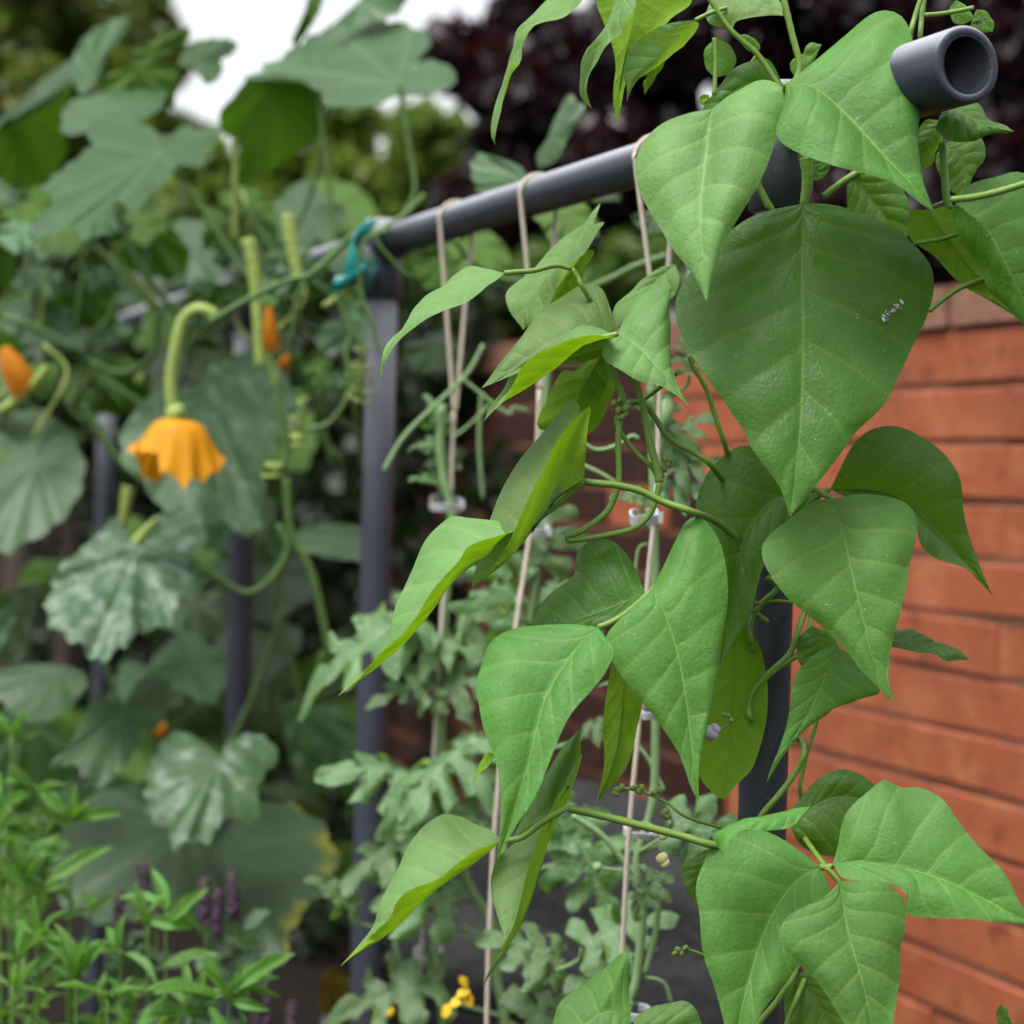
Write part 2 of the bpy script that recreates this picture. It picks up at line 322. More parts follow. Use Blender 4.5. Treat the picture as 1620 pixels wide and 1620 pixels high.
# ------------------------------------------------------------------ leaf builders
def leaf_grid(M, Lc, Rc, bulge, quilt, wave, seed, nu=13):
    """lamina between midrib M and margins Lc, Rc (each n x 3); returns verts, faces, uv"""
    r = np.random.default_rng(seed); n = len(M); us = np.linspace(-1, 1, 2*nu+1); T = np.gradient(M, axis=0)
    T /= np.linalg.norm(T, axis=1)[:, None]+1e-9
    nr = np.cross(T, Rc-M); nl = np.cross(Lc-M, T)
    nr /= np.linalg.norm(nr, axis=1)[:, None]+1e-9; nl /= np.linalg.norm(nl, axis=1)[:, None]+1e-9
    t = np.linspace(0, 1, n); G = np.zeros((n, len(us), 3)); H = np.zeros((n, len(us)))
    for j, u in enumerate(us):
        E, nn = (Rc, nr) if u > 0 else (Lc, nl); a = abs(u); wd = np.linalg.norm(E-M, axis=1)
        G[:, j] = M*(1-a)+E*a+nn*(bulge*math.sin(math.pi*a)*wd)[:, None]
        s = t-.36*a**.85*(1-.6*t); ff = np.abs(((s+(.035 if u > 0 else 0))*6.2+.5) % 1-.5)*2      # 0 on a vein .. 1 between
        fade = np.sin(math.pi*np.clip(t*1.05, 0, 1))**.5
        H[:, j] = quilt*(np.sqrt(ff)-.5)*fade*min(1, 1.4*(1-a)+.35)*min(1, a*6)-quilt*.45*math.exp(-(a/.04)**2)*fade
    L = np.linalg.norm(M[-1]-M[0]); ph = r.random(8)*7
    X = t[:, None]*np.ones(len(us)); U = np.ones(n)[:, None]*us
    H += wave*np.sin(math.pi*X)*(np.sin(5*X+3.2*U+ph[0])*.5+np.sin(11*X-5*U+ph[1])*.3*np.abs(U)+np.sin(19*X+ph[2]+2*U)*.35*U**2)
    dt = np.gradient(G, axis=0); du = np.gradient(G, axis=1); Nn = np.cross(dt, du); Nn /= np.linalg.norm(Nn, axis=2)[:, :, None]+1e-9
    G += Nn*H[:, :, None]; m = len(us)
    F = [(i*m+j, (i+1)*m+j, (i+1)*m+j+1, i*m+j+1) for i in range(n-1) for j in range(m-1)]
    uv = np.stack([X.ravel(), U.ravel()*.5+.5], 1)
    return G.reshape(-1, 3), F, uv
_seed = [0]
def leaf(parent, Z, mid, L, R, mat=BEAN, bulge=.10, quilt=.0010, wave=.0028, name='leaflet', n=48, nu=13):
    """mid: base..tip, L / R: margins without the end points; pixels plus depth in cm (larger = farther)"""
    _seed[0] += 1
    M = pts3(mid, Z); b, tp = mid[0], mid[-1]
    return mesh(name, *leaf_grid(crom(M, n), crom(pts3([b]+L+[tp], Z), n), crom(pts3([b]+R+[tp], Z), n), bulge, quilt, wave, _seed[0], nu)[:2], mat, parent,
                uv=leaf_uv(n, nu))
def leaf_uv(n, nu):
    t = np.linspace(0, 1, n); u = np.linspace(0, 1, 2*nu+1); return np.stack([np.repeat(t, len(u)), np.tile(u, n)], 1)
def dd(pts, d):
    """give pixel points depth offsets: a number, or a list that is spread over them"""
    d = np.interp(np.linspace(0, 1, len(pts)), np.linspace(0, 1, len(d)), d) if isinstance(d, (list, tuple)) else [d]*len(pts)
    return [(p[0], p[1], (p[2] if len(p) > 2 else 0)+e) for p, e in zip(pts, d)]
def poly_leaf(parent, Z, outline, center, tilt=(0, 0), cup=0.02, up=True, mat=None, name='leaf', ruf=.006, nr=9, sharp=False, teeth=.07):
    """palmate leaf: closed outline in pixels round the point where the stalk joins; tilt = metres of depth per 100 px in x, y"""
    _seed[0] += 1; r = np.random.default_rng(_seed[0]); o = np.array(outline+outline[:1], float); no = max(60, len(outline)*6)
    if sharp:
        Ls = np.r_[0, np.cumsum(np.linalg.norm(np.diff(o, axis=0), axis=1))]; t = np.linspace(0, Ls[-1], no+1)[:-1]; o = np.stack([np.interp(t, Ls, o[:, k]) for k in (0, 1)], 1)
    else:
        o3 = np.c_[o, np.zeros(len(o))]; o = crom(o3, no+1)[:-1, :2]
    ce = np.array(center, float); tt = np.arange(no); o = ce+(o-ce)*(1+teeth*(2*np.abs((tt*.19+r.random()) % 1-.5)-.5+.6*(r.random(no)-.5)))[:, None]
    area = np.sum(o[:, 0]*np.roll(o[:, 1], -1)-np.roll(o[:, 0], -1)*o[:, 1])
    if (area < 0) == up: o = o[::-1]
    c = np.array(center, float); rr = np.linspace(0.02, 1, nr); V = []; uv = []; ph = r.random(6)*7; ang = np.linspace(0, 1, no, endpoint=False)
    sc_ = np.max(np.linalg.norm(o-c, axis=1))
    for q in rr:
        p = c+(o-c)*q; rel = np.linalg.norm(p-c, axis=1)/sc_
        d = tilt[0]*(p[:, 0]-c[0])/100+tilt[1]*(p[:, 1]-c[1])/100+cup*rel**2+ruf*(np.sin(ang*2*math.pi*7+ph[0])*rel+np.sin(ang*2*math.pi*17+ph[1])*.5*rel**2+np.sin(ang*2*math.pi*3+ph[2])*rel)
        V.append(P(p[:, 0], p[:, 1], Z+d)); uv += [(a, q) for a in ang]
    V = np.vstack(V); F = [(i*no+j, i*no+(j+1) % no, (i+1)*no+(j+1) % no, (i+1)*no+j) for i in range(nr-1) for j in range(no)]+[tuple(range(no))[::-1]]
    return mesh(name, V, F, mat or SQUASH, parent, uv=uv)

# ------------------------------------------------------------------ bean vine on the near post
bean = thing('bean_vine', 'bean vine with large heart shaped leaves twining up the nearest post', 'vine')
def bl(Z, mid, L, R, **k): return leaf(bean, Z, mid, L, R, **k)
# --- upper cluster
bl(1.14, dd([(1126,172),(1116,240),(1108,340),(1112,420),(1118,478)], [3,1,-1,-2,-2.5]),
   dd([(1090,180),(1040,205),(1008,250),(1015,310),(1048,370),(1088,425)], [3,2.5,2,0,-1.5]),
   dd([(1160,148),(1205,128),(1241,148),(1232,205),(1200,290),(1150,385),(1128,440)], [4,4,2.5,0,-1.5,-2]), bulge=.14, mat=BEAN_NEW)
bl(1.13, dd([(1243,133),(1287,138),(1343,184),(1400,245),(1450,300),(1478,335)], [2,1,0,-1,-1.5,-1.5]),
   dd([(1240,165),(1229,215),(1267,243),(1313,263),(1357,273),(1413,290),(1450,317)], [1,-1,-2,-2,-2]),
   dd([(1267,113),(1313,73),(1377,28),(1410,23),(1431,38),(1443,70),(1453,150),(1452,233),(1459,285)], [3,4,3.5,1,-1]), bulge=.12)
bl(1.17, dd([(1270,322),(1268,430),(1270,560),(1266,680),(1250,817)], [2.5,.6,-.6,-2,-3]),
   dd([(1220,332),(1172,352),(1125,395),(1082,440),(1066,490),(1088,550),(1120,600),(1173,675),(1192,713),(1232,768)], [2.8,3,1.5,-1.2,-2.6]),
   dd([(1310,323),(1357,333),(1400,350),(1435,372),(1470,417),(1476,462),(1462,510),(1443,550),(1427,583),(1397,640),(1357,680),(1330,717),(1297,760)], [2.8,3,1.6,-1,-2.6]), bulge=.07, quilt=.0027, n=70, nu=18, mat=BEAN_BIG)
bl(1.22, dd([(1240,137),(1190,130),(1140,160),(1095,205)], 0), dd([(1215,92),(1177,98),(1145,130),(1115,170)], [0,1]), dd([(1225,165),(1190,195),(1140,205)], 0), mat=BEAN_OLD)
bl(1.2, dd([(1150,-12),(1180,-2),(1210,10),(1240,25)], [1,0,-1]), dd([(1122,5),(1121,36),(1150,42),(1163,33),(1200,26)], [1,0,-1]), dd([(1185,-25),(1215,-12),(1235,8)], [2,0]), mat=BEAN_NEW)
bl(1.2, dd([(1100,32),(1072,62),(1042,92),(1012,114),(997,136),(992,161)], [1,0,-1,-1]), dd([(1069,35),(1042,42),(1014,61),(994,86),(988,117),(991,142)], [0,-1,-1.5,-1]),
   dd([(1104,40),(1084,64),(1056,88),(1028,107),(1006,122)], [2.5,3,2]), bulge=.05, mat=BEAN_NEW)
bl(1.24, dd([(1010,-45),(1005,20),(990,80),(978,140),(977,196)], [0,0,1]), dd([(1070,-25),(1094,0),(1062,32),(1025,75),(994,125),(981,168)], 0), dd([(965,-40),(944,0),(953,30),(968,70),(974,111),(971,165)], 1))
bl(1.25, dd([(1040,80),(1030,105),(1024,130),(1020,150)], 0), dd([(1052,95),(1038,120)], 0), dd([(1022,95),(1018,125)], 1))
bl(1.19, dd([(995,-20),(975,25),(950,72),(934,105),(926,140),(936,172)], 0), dd([(975,-5),(956,44),(928,72),(921,117),(919,152)], 1.6), dd([(1004,5),(987,32),(983,55),(956,71),(941,100),(929,140)], -1.6), bulge=.05, mat=BEAN_NEW)
bl(1.18, dd([(925,-35),(890,10),(838,48),(820,82),(808,112),(790,170),(780,212),(784,231)], 0), dd([(890,-20),(861,3),(817,42),(813,78),(805,108),(786,170),(779,212)], 1.5),
   dd([(925,-10),(889,26),(846,40),(829,61),(824,76),(825,97),(810,113),(794,168),(785,212)], -1.4), bulge=.05, mat=BEAN_NEW)
bl(1.16, dd([(1487,182),(1520,180),(1560,197),(1605,208)], [1,0,-1]), dd([(1480,200),(1493,217),(1517,225),(1560,214)], 0), dd([(1500,165),(1542,163),(1562,187),(1582,203)], 2), mat=BEAN_OLD)
bl(1.22, dd([(1495,228),(1520,250),(1530,280),(1520,312)], 0), dd([(1480,250),(1490,285),(1508,305)], 0), dd([(1520,215),(1550,214),(1553,240),(1538,275)], 1))
bl(1.2, dd([(1490,190),(1470,215),(1458,245),(1455,275)], 0), dd([(1465,190),(1448,215),(1448,250)], 0), dd([(1495,215),(1485,240),(1468,262)], 1))
bl(1.13, dd([(1512,322),(1555,355),(1595,425),(1640,520)], [0,-.6,-.6,0]), dd([(1506,340),(1516,377),(1547,427),(1575,465),(1612,507)], [.5,.5,0]), dd([(1530,293),(1573,278),(1622,276),(1660,330),(1665,430)], [1.5,2,1]), bulge=.05, mat=BEAN_OLD)
bl(1.17, dd([(1470,332),(1500,380),(1555,445),(1640,520)], 0), dd([(1510,330),(1560,370),(1620,440)], 1), dd([(1440,336),(1441,377),(1480,412),(1530,458),(1582,486)], 0))
bl(1.3, dd([(1345,270),(1375,310),(1400,345),(1425,400)], 0), dd([(1340,300),(1345,345),(1380,385)], 0), dd([(1390,268),(1430,300),(1442,350)], 0), mat=BEAN_OLD)
bl(1.24, dd([(1262,240),(1280,258),(1295,272),(1312,268)], 0), dd([(1266,262),(1278,282),(1300,284)], 0), dd([(1285,245),(1312,256)], 0))
# --- middle cluster
bl(1.21, dd([(798,432),(742,447),(700,470),(660,496),(628,535),(608,566),(601,602)], [0,-1,-1.5,-2,-2]),
   dd([(773,426),(743,421),(722,437),(706,458),(673,473),(653,490),(637,520),(612,543),(604,565)], [2,2.5,1.5,-.5,-2]),
   dd([(782,447),(757,467),(727,483),(698,497),(656,518),(630,540),(614,564),(606,585)], [-1.5,-4,-4,-3,-2.2]), bulge=.06, mat=BEAN_NEW)
bl(1.25, dd([(938,355),(902,392),(862,440),(835,485),(828,522)], [1,0,-1]), dd([(951,323),(937,347),(907,373),(860,405),(830,437),(804,462),(801,477),(808,497)], [3,2,0]), dd([(956,352),(947,370),(917,410),(890,440),(862,487),(842,508)], [0,-2,-2]), bulge=.05, wave=.004, mat=BEAN_NEW)
bl(1.28, dd([(925,395),(903,430),(880,462),(858,492)], 0), dd([(940,400),(915,445),(880,490)], -.5), dd([(905,400),(885,435),(862,465)], 1))
bl(1.2, dd([(978,528),(930,522),(875,542),(815,580),(762,614)], [1,0,-1,-2]), dd([(968,493),(957,463),(940,450),(913,453),(887,467),(860,487),(837,513),(807,550),(780,592)], [1.5,3,3,1,-1]), dd([(970,545),(925,558),(870,572),(815,592)], [-1,-1.5]), bulge=.08, mat=BEAN_NEW)
bl(1.18, dd([(975,533),(918,548),(878,578),(851,598),(824,618),(794,638),(764,668)], 0), dd([(945,520),(912,517),(870,546),(833,563),(811,588),(796,620),(773,648)], 2.2), dd([(950,530),(912,538),(862,557),(832,582),(808,613),(788,639)], -2.2), bulge=.03, mat=BEAN_NEW)
bl(1.19, dd([(978,528),(1010,548),(1045,590),(1090,642)], [1,0,-1,-2]), dd([(957,545),(953,560),(970,580),(1007,597),(1040,607),(1068,624)], [0,-2,-2]), dd([(988,505),(1013,473),(1063,448),(1064,483),(1062,540),(1064,580),(1074,615)], [2,3,1,-1.5]), bulge=.08, mat=BEAN_NEW)
bl(1.3, dd([(1068,418),(1030,450),(1000,480),(975,520)], [1,0,-1]), dd([(1040,425),(1003,458),(970,500)], 1), dd([(1075,440),(1065,470),(1020,500)], -.5), mat=BEAN_NEW)
bl(1.23, dd([(975,540),(935,555),(900,568),(862,578)], 0), dd([(955,535),(925,540),(890,555)], 1), dd([(965,560),(935,570),(900,576)], 0), mat=BEAN_NEW)
bl(1.26, dd([(955,555),(930,600),(905,650),(890,700)], 0), dd([(965,560),(974,598),(970,625),(950,667),(925,690)], 1), dd([(945,545),(912,580),(885,590),(853,667),(870,680)], 1), bulge=-.1)
bl(1.27, dd([(945,548),(930,585),(918,610),(915,642)], 0), dd([(925,560),(908,597),(905,627)], 0), dd([(962,560),(968,592),(940,630)], -.5), mat=BEAN_NEW)
bl(1.17, dd([(924,758),(883,790),(860,823),(830,857),(797,890),(765,915),(746,931)], [0,-1,-1,-.5]),
   dd([(922,700),(910,632),(873,663),(833,707),(800,760),(776,815),(762,880),(750,915)], [1,3,3.5,3,1]),
   dd([(928,700),(934,642),(897,673),(867,717),(840,787),(820,832),(795,873),(768,905)], [-1,-1,-2.2,-2.5,-1.5,-.8]), bulge=.06, mat=BEAN_NEW)
bl(1.16, dd([(812,838),(788,857),(773,877),(747,897),(717,923),(687,963),(657,997),(627,1027),(583,1063),(534,1102)], [1,0,-1,-1]),
   dd([(790,825),(740,816),(713,815),(690,833),(667,863),(647,910),(633,947),(623,983),(614,1015),(592,1047),(556,1080)], [2,3.5,3.5,1.5,0]),
   dd([(808,842),(786,848),(740,863),(723,887),(690,927),(663,963),(633,1005),(600,1043),(566,1073)], [0,-1.5,-2.5,-2.5,-1]), bulge=.06, mat=BEAN_NEW)
bl(1.18, dd([(845,830),(825,840),(808,855),(795,872)], 0), dd([(820,820),(798,838),(790,860)], 1), dd([(845,840),(825,860),(805,875)], -.5))
bl(1.14, dd([(946,992),(906,1034),(868,1095),(850,1150),(838,1200),(820,1260),(800,1320),(785,1364)], [1.5,0,-1.5,-2.5,-3]),
   dd([(907,987),(857,988),(807,997),(777,1013),(762,1042),(752,1085),(766,1153),(784,1200),(792,1247),(795,1287),(789,1335)], [2,2.5,1,-1,-2.5,-3]),
   dd([(957,1007),(971,1030),(960,1060),(937,1090),(903,1130),(880,1177),(860,1230),(840,1272),(812,1314)], [1,-.5,-1.5,-2.5,-3]), bulge=.12)
bl(1.16, dd([(1030,936),(1050,967),(1073,1040),(1088,1120),(1097,1200),(1106,1268)], [1,0,-.5,-1.2,-1.6]),
   dd([(1005,957),(973,984),(957,1010),(966,1040),(997,1088),(1040,1140),(1074,1192),(1093,1245)], [.5,0,-1,-1.6]),
   dd([(1034,925),(1053,887),(1077,840),(1087,824),(1107,817),(1131,840),(1147,880),(1150,940),(1143,1007),(1133,1073),(1123,1115),(1110,1175),(1103,1222)], [2,3,3,1.5,0,-1.2]), bulge=.10, n=60, nu=16)
bl(1.2, dd([(1020,936),(985,952),(935,972),(880,992),(828,1012)], [0,-.6,-.6]), dd([(1010,910),(990,877),(967,856),(940,856),(920,873),(912,907),(873,933),(850,963),(837,990)], [1,2.2,1.5,0]), dd([(1000,965),(973,980),(945,990),(890,1005)], [-1,-1.5]), bulge=.08, mat=BEAN_OLD)
bl(1.15, dd([(794,1328),(773,1348),(737,1377),(700,1403),(663,1433),(630,1463),(597,1487),(560,1511),(538,1529)], [1,0,-1,-1]),
   dd([(775,1313),(757,1306),(727,1290),(700,1286),(670,1307),(643,1340),(617,1390),(603,1430),(596,1462),(572,1492)], [2,3.5,3,1,0]),
   dd([(790,1331),(757,1343),(720,1363),(687,1387),(650,1410),(630,1430),(618,1452),(596,1472),(565,1500)], [0,-2,-2.5,-2,-.8]), bulge=.06, mat=BEAN_NEW)
bl(1.15, dd([(894,1276),(873,1314),(857,1363),(837,1423),(813,1480),(787,1525),(762,1562)], [3,1,-1,-3,-4]),
   dd([(878,1290),(850,1310),(812,1334),(786,1363),(781,1413),(788,1453),(796,1492),(775,1535)], [3.4,2.6,1,-1.6,-3.9]),
   dd([(912,1225),(921,1190),(893,1253),(860,1307),(840,1370),(817,1447),(800,1490),(778,1532)], [3,2.5,-.5,-3,-4]), bulge=.06, mat=BEAN_NEW)
bl(1.19, dd([(892,1272),(870,1285),(840,1303),(806,1332)], 0), dd([(919,1200),(919,1150),(893,1187),(867,1237),(838,1288)], 2.5), dd([(882,1277),(862,1292),(835,1312)], -.7))
bl(1.2, dd([(985,1020),(985,1100),(975,1190),(944,1272)], 0), dd([(1010,1040),(1016,1110),(1003,1170),(987,1220),(958,1254)], .5), dd([(968,1045),(958,1110),(954,1150),(956,1213),(945,1258)], .5))
bl(1.26, dd([(1165,985),(1160,1070),(1155,1170),(1146,1264)], 0), dd([(1200,1020),(1215,1110),(1195,1205),(1167,1240)], 0), dd([(1125,1010),(1105,1080),(1095,1160),(1103,1223),(1130,1257)], 0))
bl(1.14, dd([(775,1190),(765,1205),(754,1222),(745,1246)], 0), dd([(784,1195),(772,1212),(758,1225)], -.3), dd([(768,1192),(757,1212)], .3), n=14, nu=4, quilt=.0002, wave=.0003)
# --- right of and around the post
bl(1.17, dd([(1317,789),(1337,857),(1350,917),(1367,990),(1380,1040),(1417,1114)], [1.5,.5,-.5,-1.2,-1.6]),
   dd([(1287,793),(1247,823),(1212,852),(1205,874),(1214,902),(1247,947),(1293,987),(1333,1023),(1364,1062),(1394,1092)], [1.5,.8,-.3,-1.2,-1.6]),
   dd([(1363,782),(1407,787),(1437,800),(1450,823),(1452,857),(1437,917),(1423,973),(1408,1040),(1405,1075)], [2,2.5,1,-.6,-1.4]), bulge=.10, n=56, nu=15, mat=BEAN)
bl(1.23, dd([(1313,774),(1380,777),(1430,797),(1480,840),(1525,890),(1571,943)], [0,0,0,0]), dd([(1350,790),(1400,800),(1442,825),(1455,858),(1477,880),(1517,897),(1547,917)], [-1,-2,-1]), dd([(1330,740),(1347,707),(1370,684),(1407,673),(1447,683),(1487,710),(1511,743),(1518,775),(1524,817),(1544,883)], [-.5,-1,-1,0]), bulge=.12, mat=BEAN_OLD)
bl(1.24, dd([(1292,779),(1230,786),(1184,840),(1160,930),(1146,1000),(1139,1054)], 0), dd([(1240,735),(1190,706),(1157,710),(1123,740),(1106,775),(1101,815),(1112,870),(1130,930),(1140,1005)], [0,.5,0]), dd([(1287,792),(1250,830),(1210,892),(1198,925),(1187,973),(1157,1018)], [-.5,-1,-.5]), bulge=.1, mat=BEAN_OLD)
bl(1.22, dd([(1324,1022),(1316,1046),(1301,1081),(1280,1125),(1251,1171),(1212,1240)], [0,-.5,-1,-1.5]), dd([(1295,1032),(1266,1058),(1254,1078),(1252,1098),(1246,1139),(1234,1180),(1220,1214)], [0,-1,-1.5]), dd([(1353,1044),(1379,1070),(1392,1094),(1376,1102),(1347,1110),(1324,1119),(1295,1139),(1266,1162),(1243,1187)], [1,1,-.5,-1.5]))
bl(1.26, dd([(1285,990),(1292,1015),(1295,1040),(1280,1070)], 0), dd([(1262,1010),(1262,1040)], 0), dd([(1320,1005),(1320,1040)], 0))
bl(1.24, dd([(1405,1012),(1440,1010),(1475,1022),(1510,1030),(1534,1044)], 0), dd([(1412,1024),(1455,1033),(1484,1038),(1502,1044)], -.8), dd([(1417,999),(1455,1003),(1478,1017),(1518,1028)], 1), wave=.003, mat=BEAN_OLD)
bl(1.15, dd([(1317,1367),(1357,1363),(1400,1370),(1477,1387),(1547,1417),(1632,1462)], [1,.6,0,-.4,-1]),
   dd([(1337,1390),(1397,1393),(1433,1413),(1438,1446),(1480,1452),(1530,1454),(1580,1459)], [0,-1.2,-1.5,-1.2]),
   dd([(1324,1343),(1336,1290),(1373,1250),(1400,1231),(1427,1243),(1453,1245),(1487,1263),(1513,1297),(1547,1337),(1587,1380),(1614,1430)], [1.5,2.5,2.5,.8,-.6]), bulge=.08, n=60, nu=16, quilt=.0012, wave=.003)
bl(1.12, dd([(1328,1395),(1343,1480),(1363,1553),(1378,1620),(1388,1690)], [1.5,0,-1,-1.6]),
   dd([(1307,1417),(1280,1430),(1247,1450),(1232,1477),(1240,1498),(1267,1530),(1297,1560),(1320,1593),(1345,1635)], [1,.4,-.6,-1.5]),
   dd([(1363,1393),(1400,1397),(1430,1420),(1438,1452),(1427,1497),(1427,1543),(1417,1587),(1408,1635)], [2,2,.4,-1.2]), bulge=.12, n=56, nu=15)
bl(1.15, dd([(1297,1372),(1267,1387),(1233,1427),(1207,1483),(1187,1547),(1170,1615),(1162,1690)], [1.5,.6,0,-1,-1.6]),
   dd([(1267,1347),(1227,1320),(1197,1313),(1160,1320),(1130,1337),(1113,1367),(1101,1405),(1107,1447),(1113,1510),(1130,1563),(1147,1625)], [2,2.2,1,-.5,-1.5]),
   dd([(1312,1403),(1305,1440),(1285,1490),(1262,1527),(1243,1557),(1213,1590),(1192,1625)], [1,0,-1,-1.6]), bulge=.10, n=56, nu=15)
bl(1.22, dd([(1253,1317),(1280,1281),(1327,1260),(1400,1270)], 0), dd([(1270,1340),(1300,1351),(1340,1345),(1385,1310)], 0), dd([(1250,1293),(1280,1247),(1310,1225),(1340,1217),(1378,1238)], .5), mat=BEAN_OLD)
bl(1.13, dd([(1283,1276),(1235,1294),(1190,1303),(1152,1325),(1145,1358)], [1,0,-1,-1.5]), dd([(1253,1279),(1223,1289),(1190,1296),(1150,1311),(1127,1323),(1138,1340)], [1.5,1,-.5]), dd([(1255,1303),(1220,1313),(1180,1313),(1156,1332)], [-.5,-1.5]), bulge=.1)
bl(1.2, dd([(1130,1340),(1112,1370),(1102,1400),(1100,1432)], 0), dd([(1105,1350),(1078,1373),(1084,1400)], 0), dd([(1135,1370),(1120,1410)], 0))
bl(1.13, dd([(998,1610),(960,1600),(915,1630),(868,1690)], [0,-.5,-1]), dd([(996,1560),(993,1509),(973,1520),(923,1557),(887,1583),(872,1620)], [1,1.5,0]), dd([(985,1650),(940,1690)], -1), bulge=.05)
bl(1.12, dd([(1000,1625),(1040,1630),(1080,1650),(1105,1690)], 0), dd([(1005,1660),(1040,1690)], 0), dd([(1010,1605),(1040,1589),(1080,1582),(1102,1600),(1112,1640)], .6))
bl(1.27, dd([(1255,1540),(1290,1580),(1310,1620),(1330,1680)], 0), dd([(1240,1580),(1255,1640)], 0), dd([(1285,1540),(1330,1580),(1345,1640)], 0))
bl(1.2, dd([(1582,1590),(1588,1605),(1598,1625),(1606,1650)], 0), dd([(1576,1605),(1585,1635)], 0), dd([(1594,1598),(1604,1625)], 0))
# small young leaves at the shoot tips
for Z, m, L, R in ((1.2, [(1512,0),(1512,20),(1514,38)], [(1502,15),(1508,35)], [(1530,10),(1540,28),(1525,38)]),
                   (1.2, [(1545,15),(1555,30),(1570,50)], [(1540,30),(1552,50)], [(1560,18),(1573,35)]),
                   (1.22, [(1134,60),(1135,90),(1138,122)], [(1115,78),(1116,105),(1128,120)], [(1155,72),(1164,95),(1155,115)]),
                   (1.23, [(1270,85),(1285,85),(1300,70)], [(1250,100),(1258,120),(1280,110)], [(1280,68),(1300,70)]),
                   (1.25, [(1170,55),(1185,68),(1203,78)], [(1172,68),(1188,82)], [(1182,55),(1200,68)]),
                   (1.2, [(1122,150),(1118,160),(1106,163)], [(1122,160),(1114,167)], [(1112,150),(1105,158)]),
                   (1.2, [(1535,40),(1548,36),(1560,30)], [(1540,46),(1552,42)], [(1540,30),(1552,26)])):
    bl(Z, m, L, R, n=20, nu=6, quilt=.0006, wave=.001)
# --- stems and leaf stalks
def bs(pts, Z, r, name='stem', **k): return stem(bean, pts, Z, r, STEM, name, **k)
bs([(1213,913),(1230,930),(1203,957),(1187,990),(1190,1023),(1205,1050,4),(1240,1075,5)], 1.262, 1.9)
bs([(1195,955),(1225,951),(1253,953)], 1.262, 1.3)
bs([(1276,960,3),(1262,1000),(1249,1035),(1211,1070),(1191,1096),(1185,1122),(1189,1139),(1205,1160,5),(1245,1165,6),(1266,1170,3),(1272,1190,0),(1263,1215),(1237,1252),(1205,1290),(1185,1330,1)], 1.262, 2.1)
bs([(1290,950,3),(1278,1000),(1266,1032),(1225,1061),(1195,1090)], 1.262, 1.9)
bs([(1300,1100,0),(1292,1142),(1278,1186),(1269,1226),(1266,1250),(1275,1300,1)], 1.275, 1.5)
bs([(1265,1515,2),(1253,1547),(1227,1587),(1197,1625),(1180,1680)], 1.26, 2.1); bs([(1280,1530,2),(1262,1575),(1245,1620),(1235,1680)], 1.26, 1.8)
bs([(1297,1372),(1307,1372),(1316,1370),(1317,1367)], 1.165, 2.0, 'leaf_stalk'); bs([(1307,1373),(1318,1384),(1328,1396)], 1.155, 1.8, 'leaf_stalk'); bs([(1307,1373),(1290,1350,3),(1262,1310,7)], 1.165, 1.8, 'leaf_stalk')
bs([(1286,772),(1300,781),(1317,789)], 1.2, 1.9, 'leaf_stalk'); bs([(1300,781),(1313,774)], 1.21, 1.6, 'leaf_stalk'); bs([(1300,781),(1270,810,3),(1240,880,4),(1232,930,4)], 1.21, 1.7, 'leaf_stalk')
bs([(968,580),(976,605),(984,625),(986,641)], 1.2, 2.0, r2=2.6); bs([(968,580),(972,550),(978,530)], 1.2, 1.9, 'leaf_stalk')
bs([(986,641),(981,667),(978,698),(979,758),(972,787),(957,813),(925,837),(905,846),(897,851),(901,855),(920,853),(968,845),(1004,835),(1028,813),(1040,781),(1043,764)], 1.2, 2.0, n=110)
bs([(1043,764),(1040,744),(1028,698),(1016,639),(1004,596),(992,560),(982,532)], 1.205, 2.9, r2=1.7, name='leaf_stalk')
bs([(986,641),(975,668),(988,693),(1008,718),(1032,740),(1043,764)], 1.21, 1.7)
bs([(988,640),(1005,636),(1020,641),(1038,663),(1051,685),(1071,702),(1099,716),(1125,736),(1150,770,3),(1190,830,6)], 1.22, 1.9)
bs([(996,640),(1018,631),(1045,612),(1070,590)], 1.23, 1.6)
bs([(923,762),(950,765),(978,768),(1014,777),(1047,793),(1099,811),(1140,830,4),(1200,880,7)], 1.185, 2.3, 'leaf_stalk'); bs([(923,762),(895,787),(868,809),(840,828),(812,840)], 1.18, 1.9, 'leaf_stalk')
bs([(1090,560),(1097,580),(1117,614),(1127,645),(1148,708),(1160,760,3)], 1.24, 1.8, 'leaf_stalk')
bs([(897,1278),(950,1290),(1010,1305),(1080,1323),(1130,1337),(1170,1340,3),(1215,1345,8)], 1.16, 2.4, 'leaf_stalk'); bs([(897,1278),(860,1300),(825,1325),(794,1330)], 1.15, 1.9, 'leaf_stalk')
bs([(946,992),(965,985),(990,970),(1025,940)], 1.17, 1.9, 'leaf_stalk'); bs([(1025,940),(1045,925,3),(1100,920,6),(1180,960,9),(1215,985,9)], 1.17, 1.9, 'leaf_stalk')
bs([(798,432),(820,430),(845,428),(880,420),(905,425)], 1.21, 1.8, 'leaf_stalk'); bs([(905,425),(915,440),(922,455),(950,500,1),(975,530)], 1.21, 1.7, 'leaf_stalk'); bs([(918,544),(945,536),(978,528)], 1.18, 1.8, 'leaf_stalk')
bs([(1275,250),(1277,285),(1272,325)], 1.2, 4.0, 'leaf_stalk', r2=2.9); bs([(1275,250),(1262,225,2),(1245,190,3),(1243,133,-4)], 1.2, 2.2, 'leaf_stalk')
bs([(1232,-30),(1240,0),(1252,50),(1265,108),(1250,140)], 1.18, 2.1); bs([(1118,-10),(1150,40),(1175,65),(1200,88),(1235,140)], 1.2, 1.9); bs([(1100,32),(1125,20),(1150,12)], 1.2, 1.5, 'leaf_stalk')
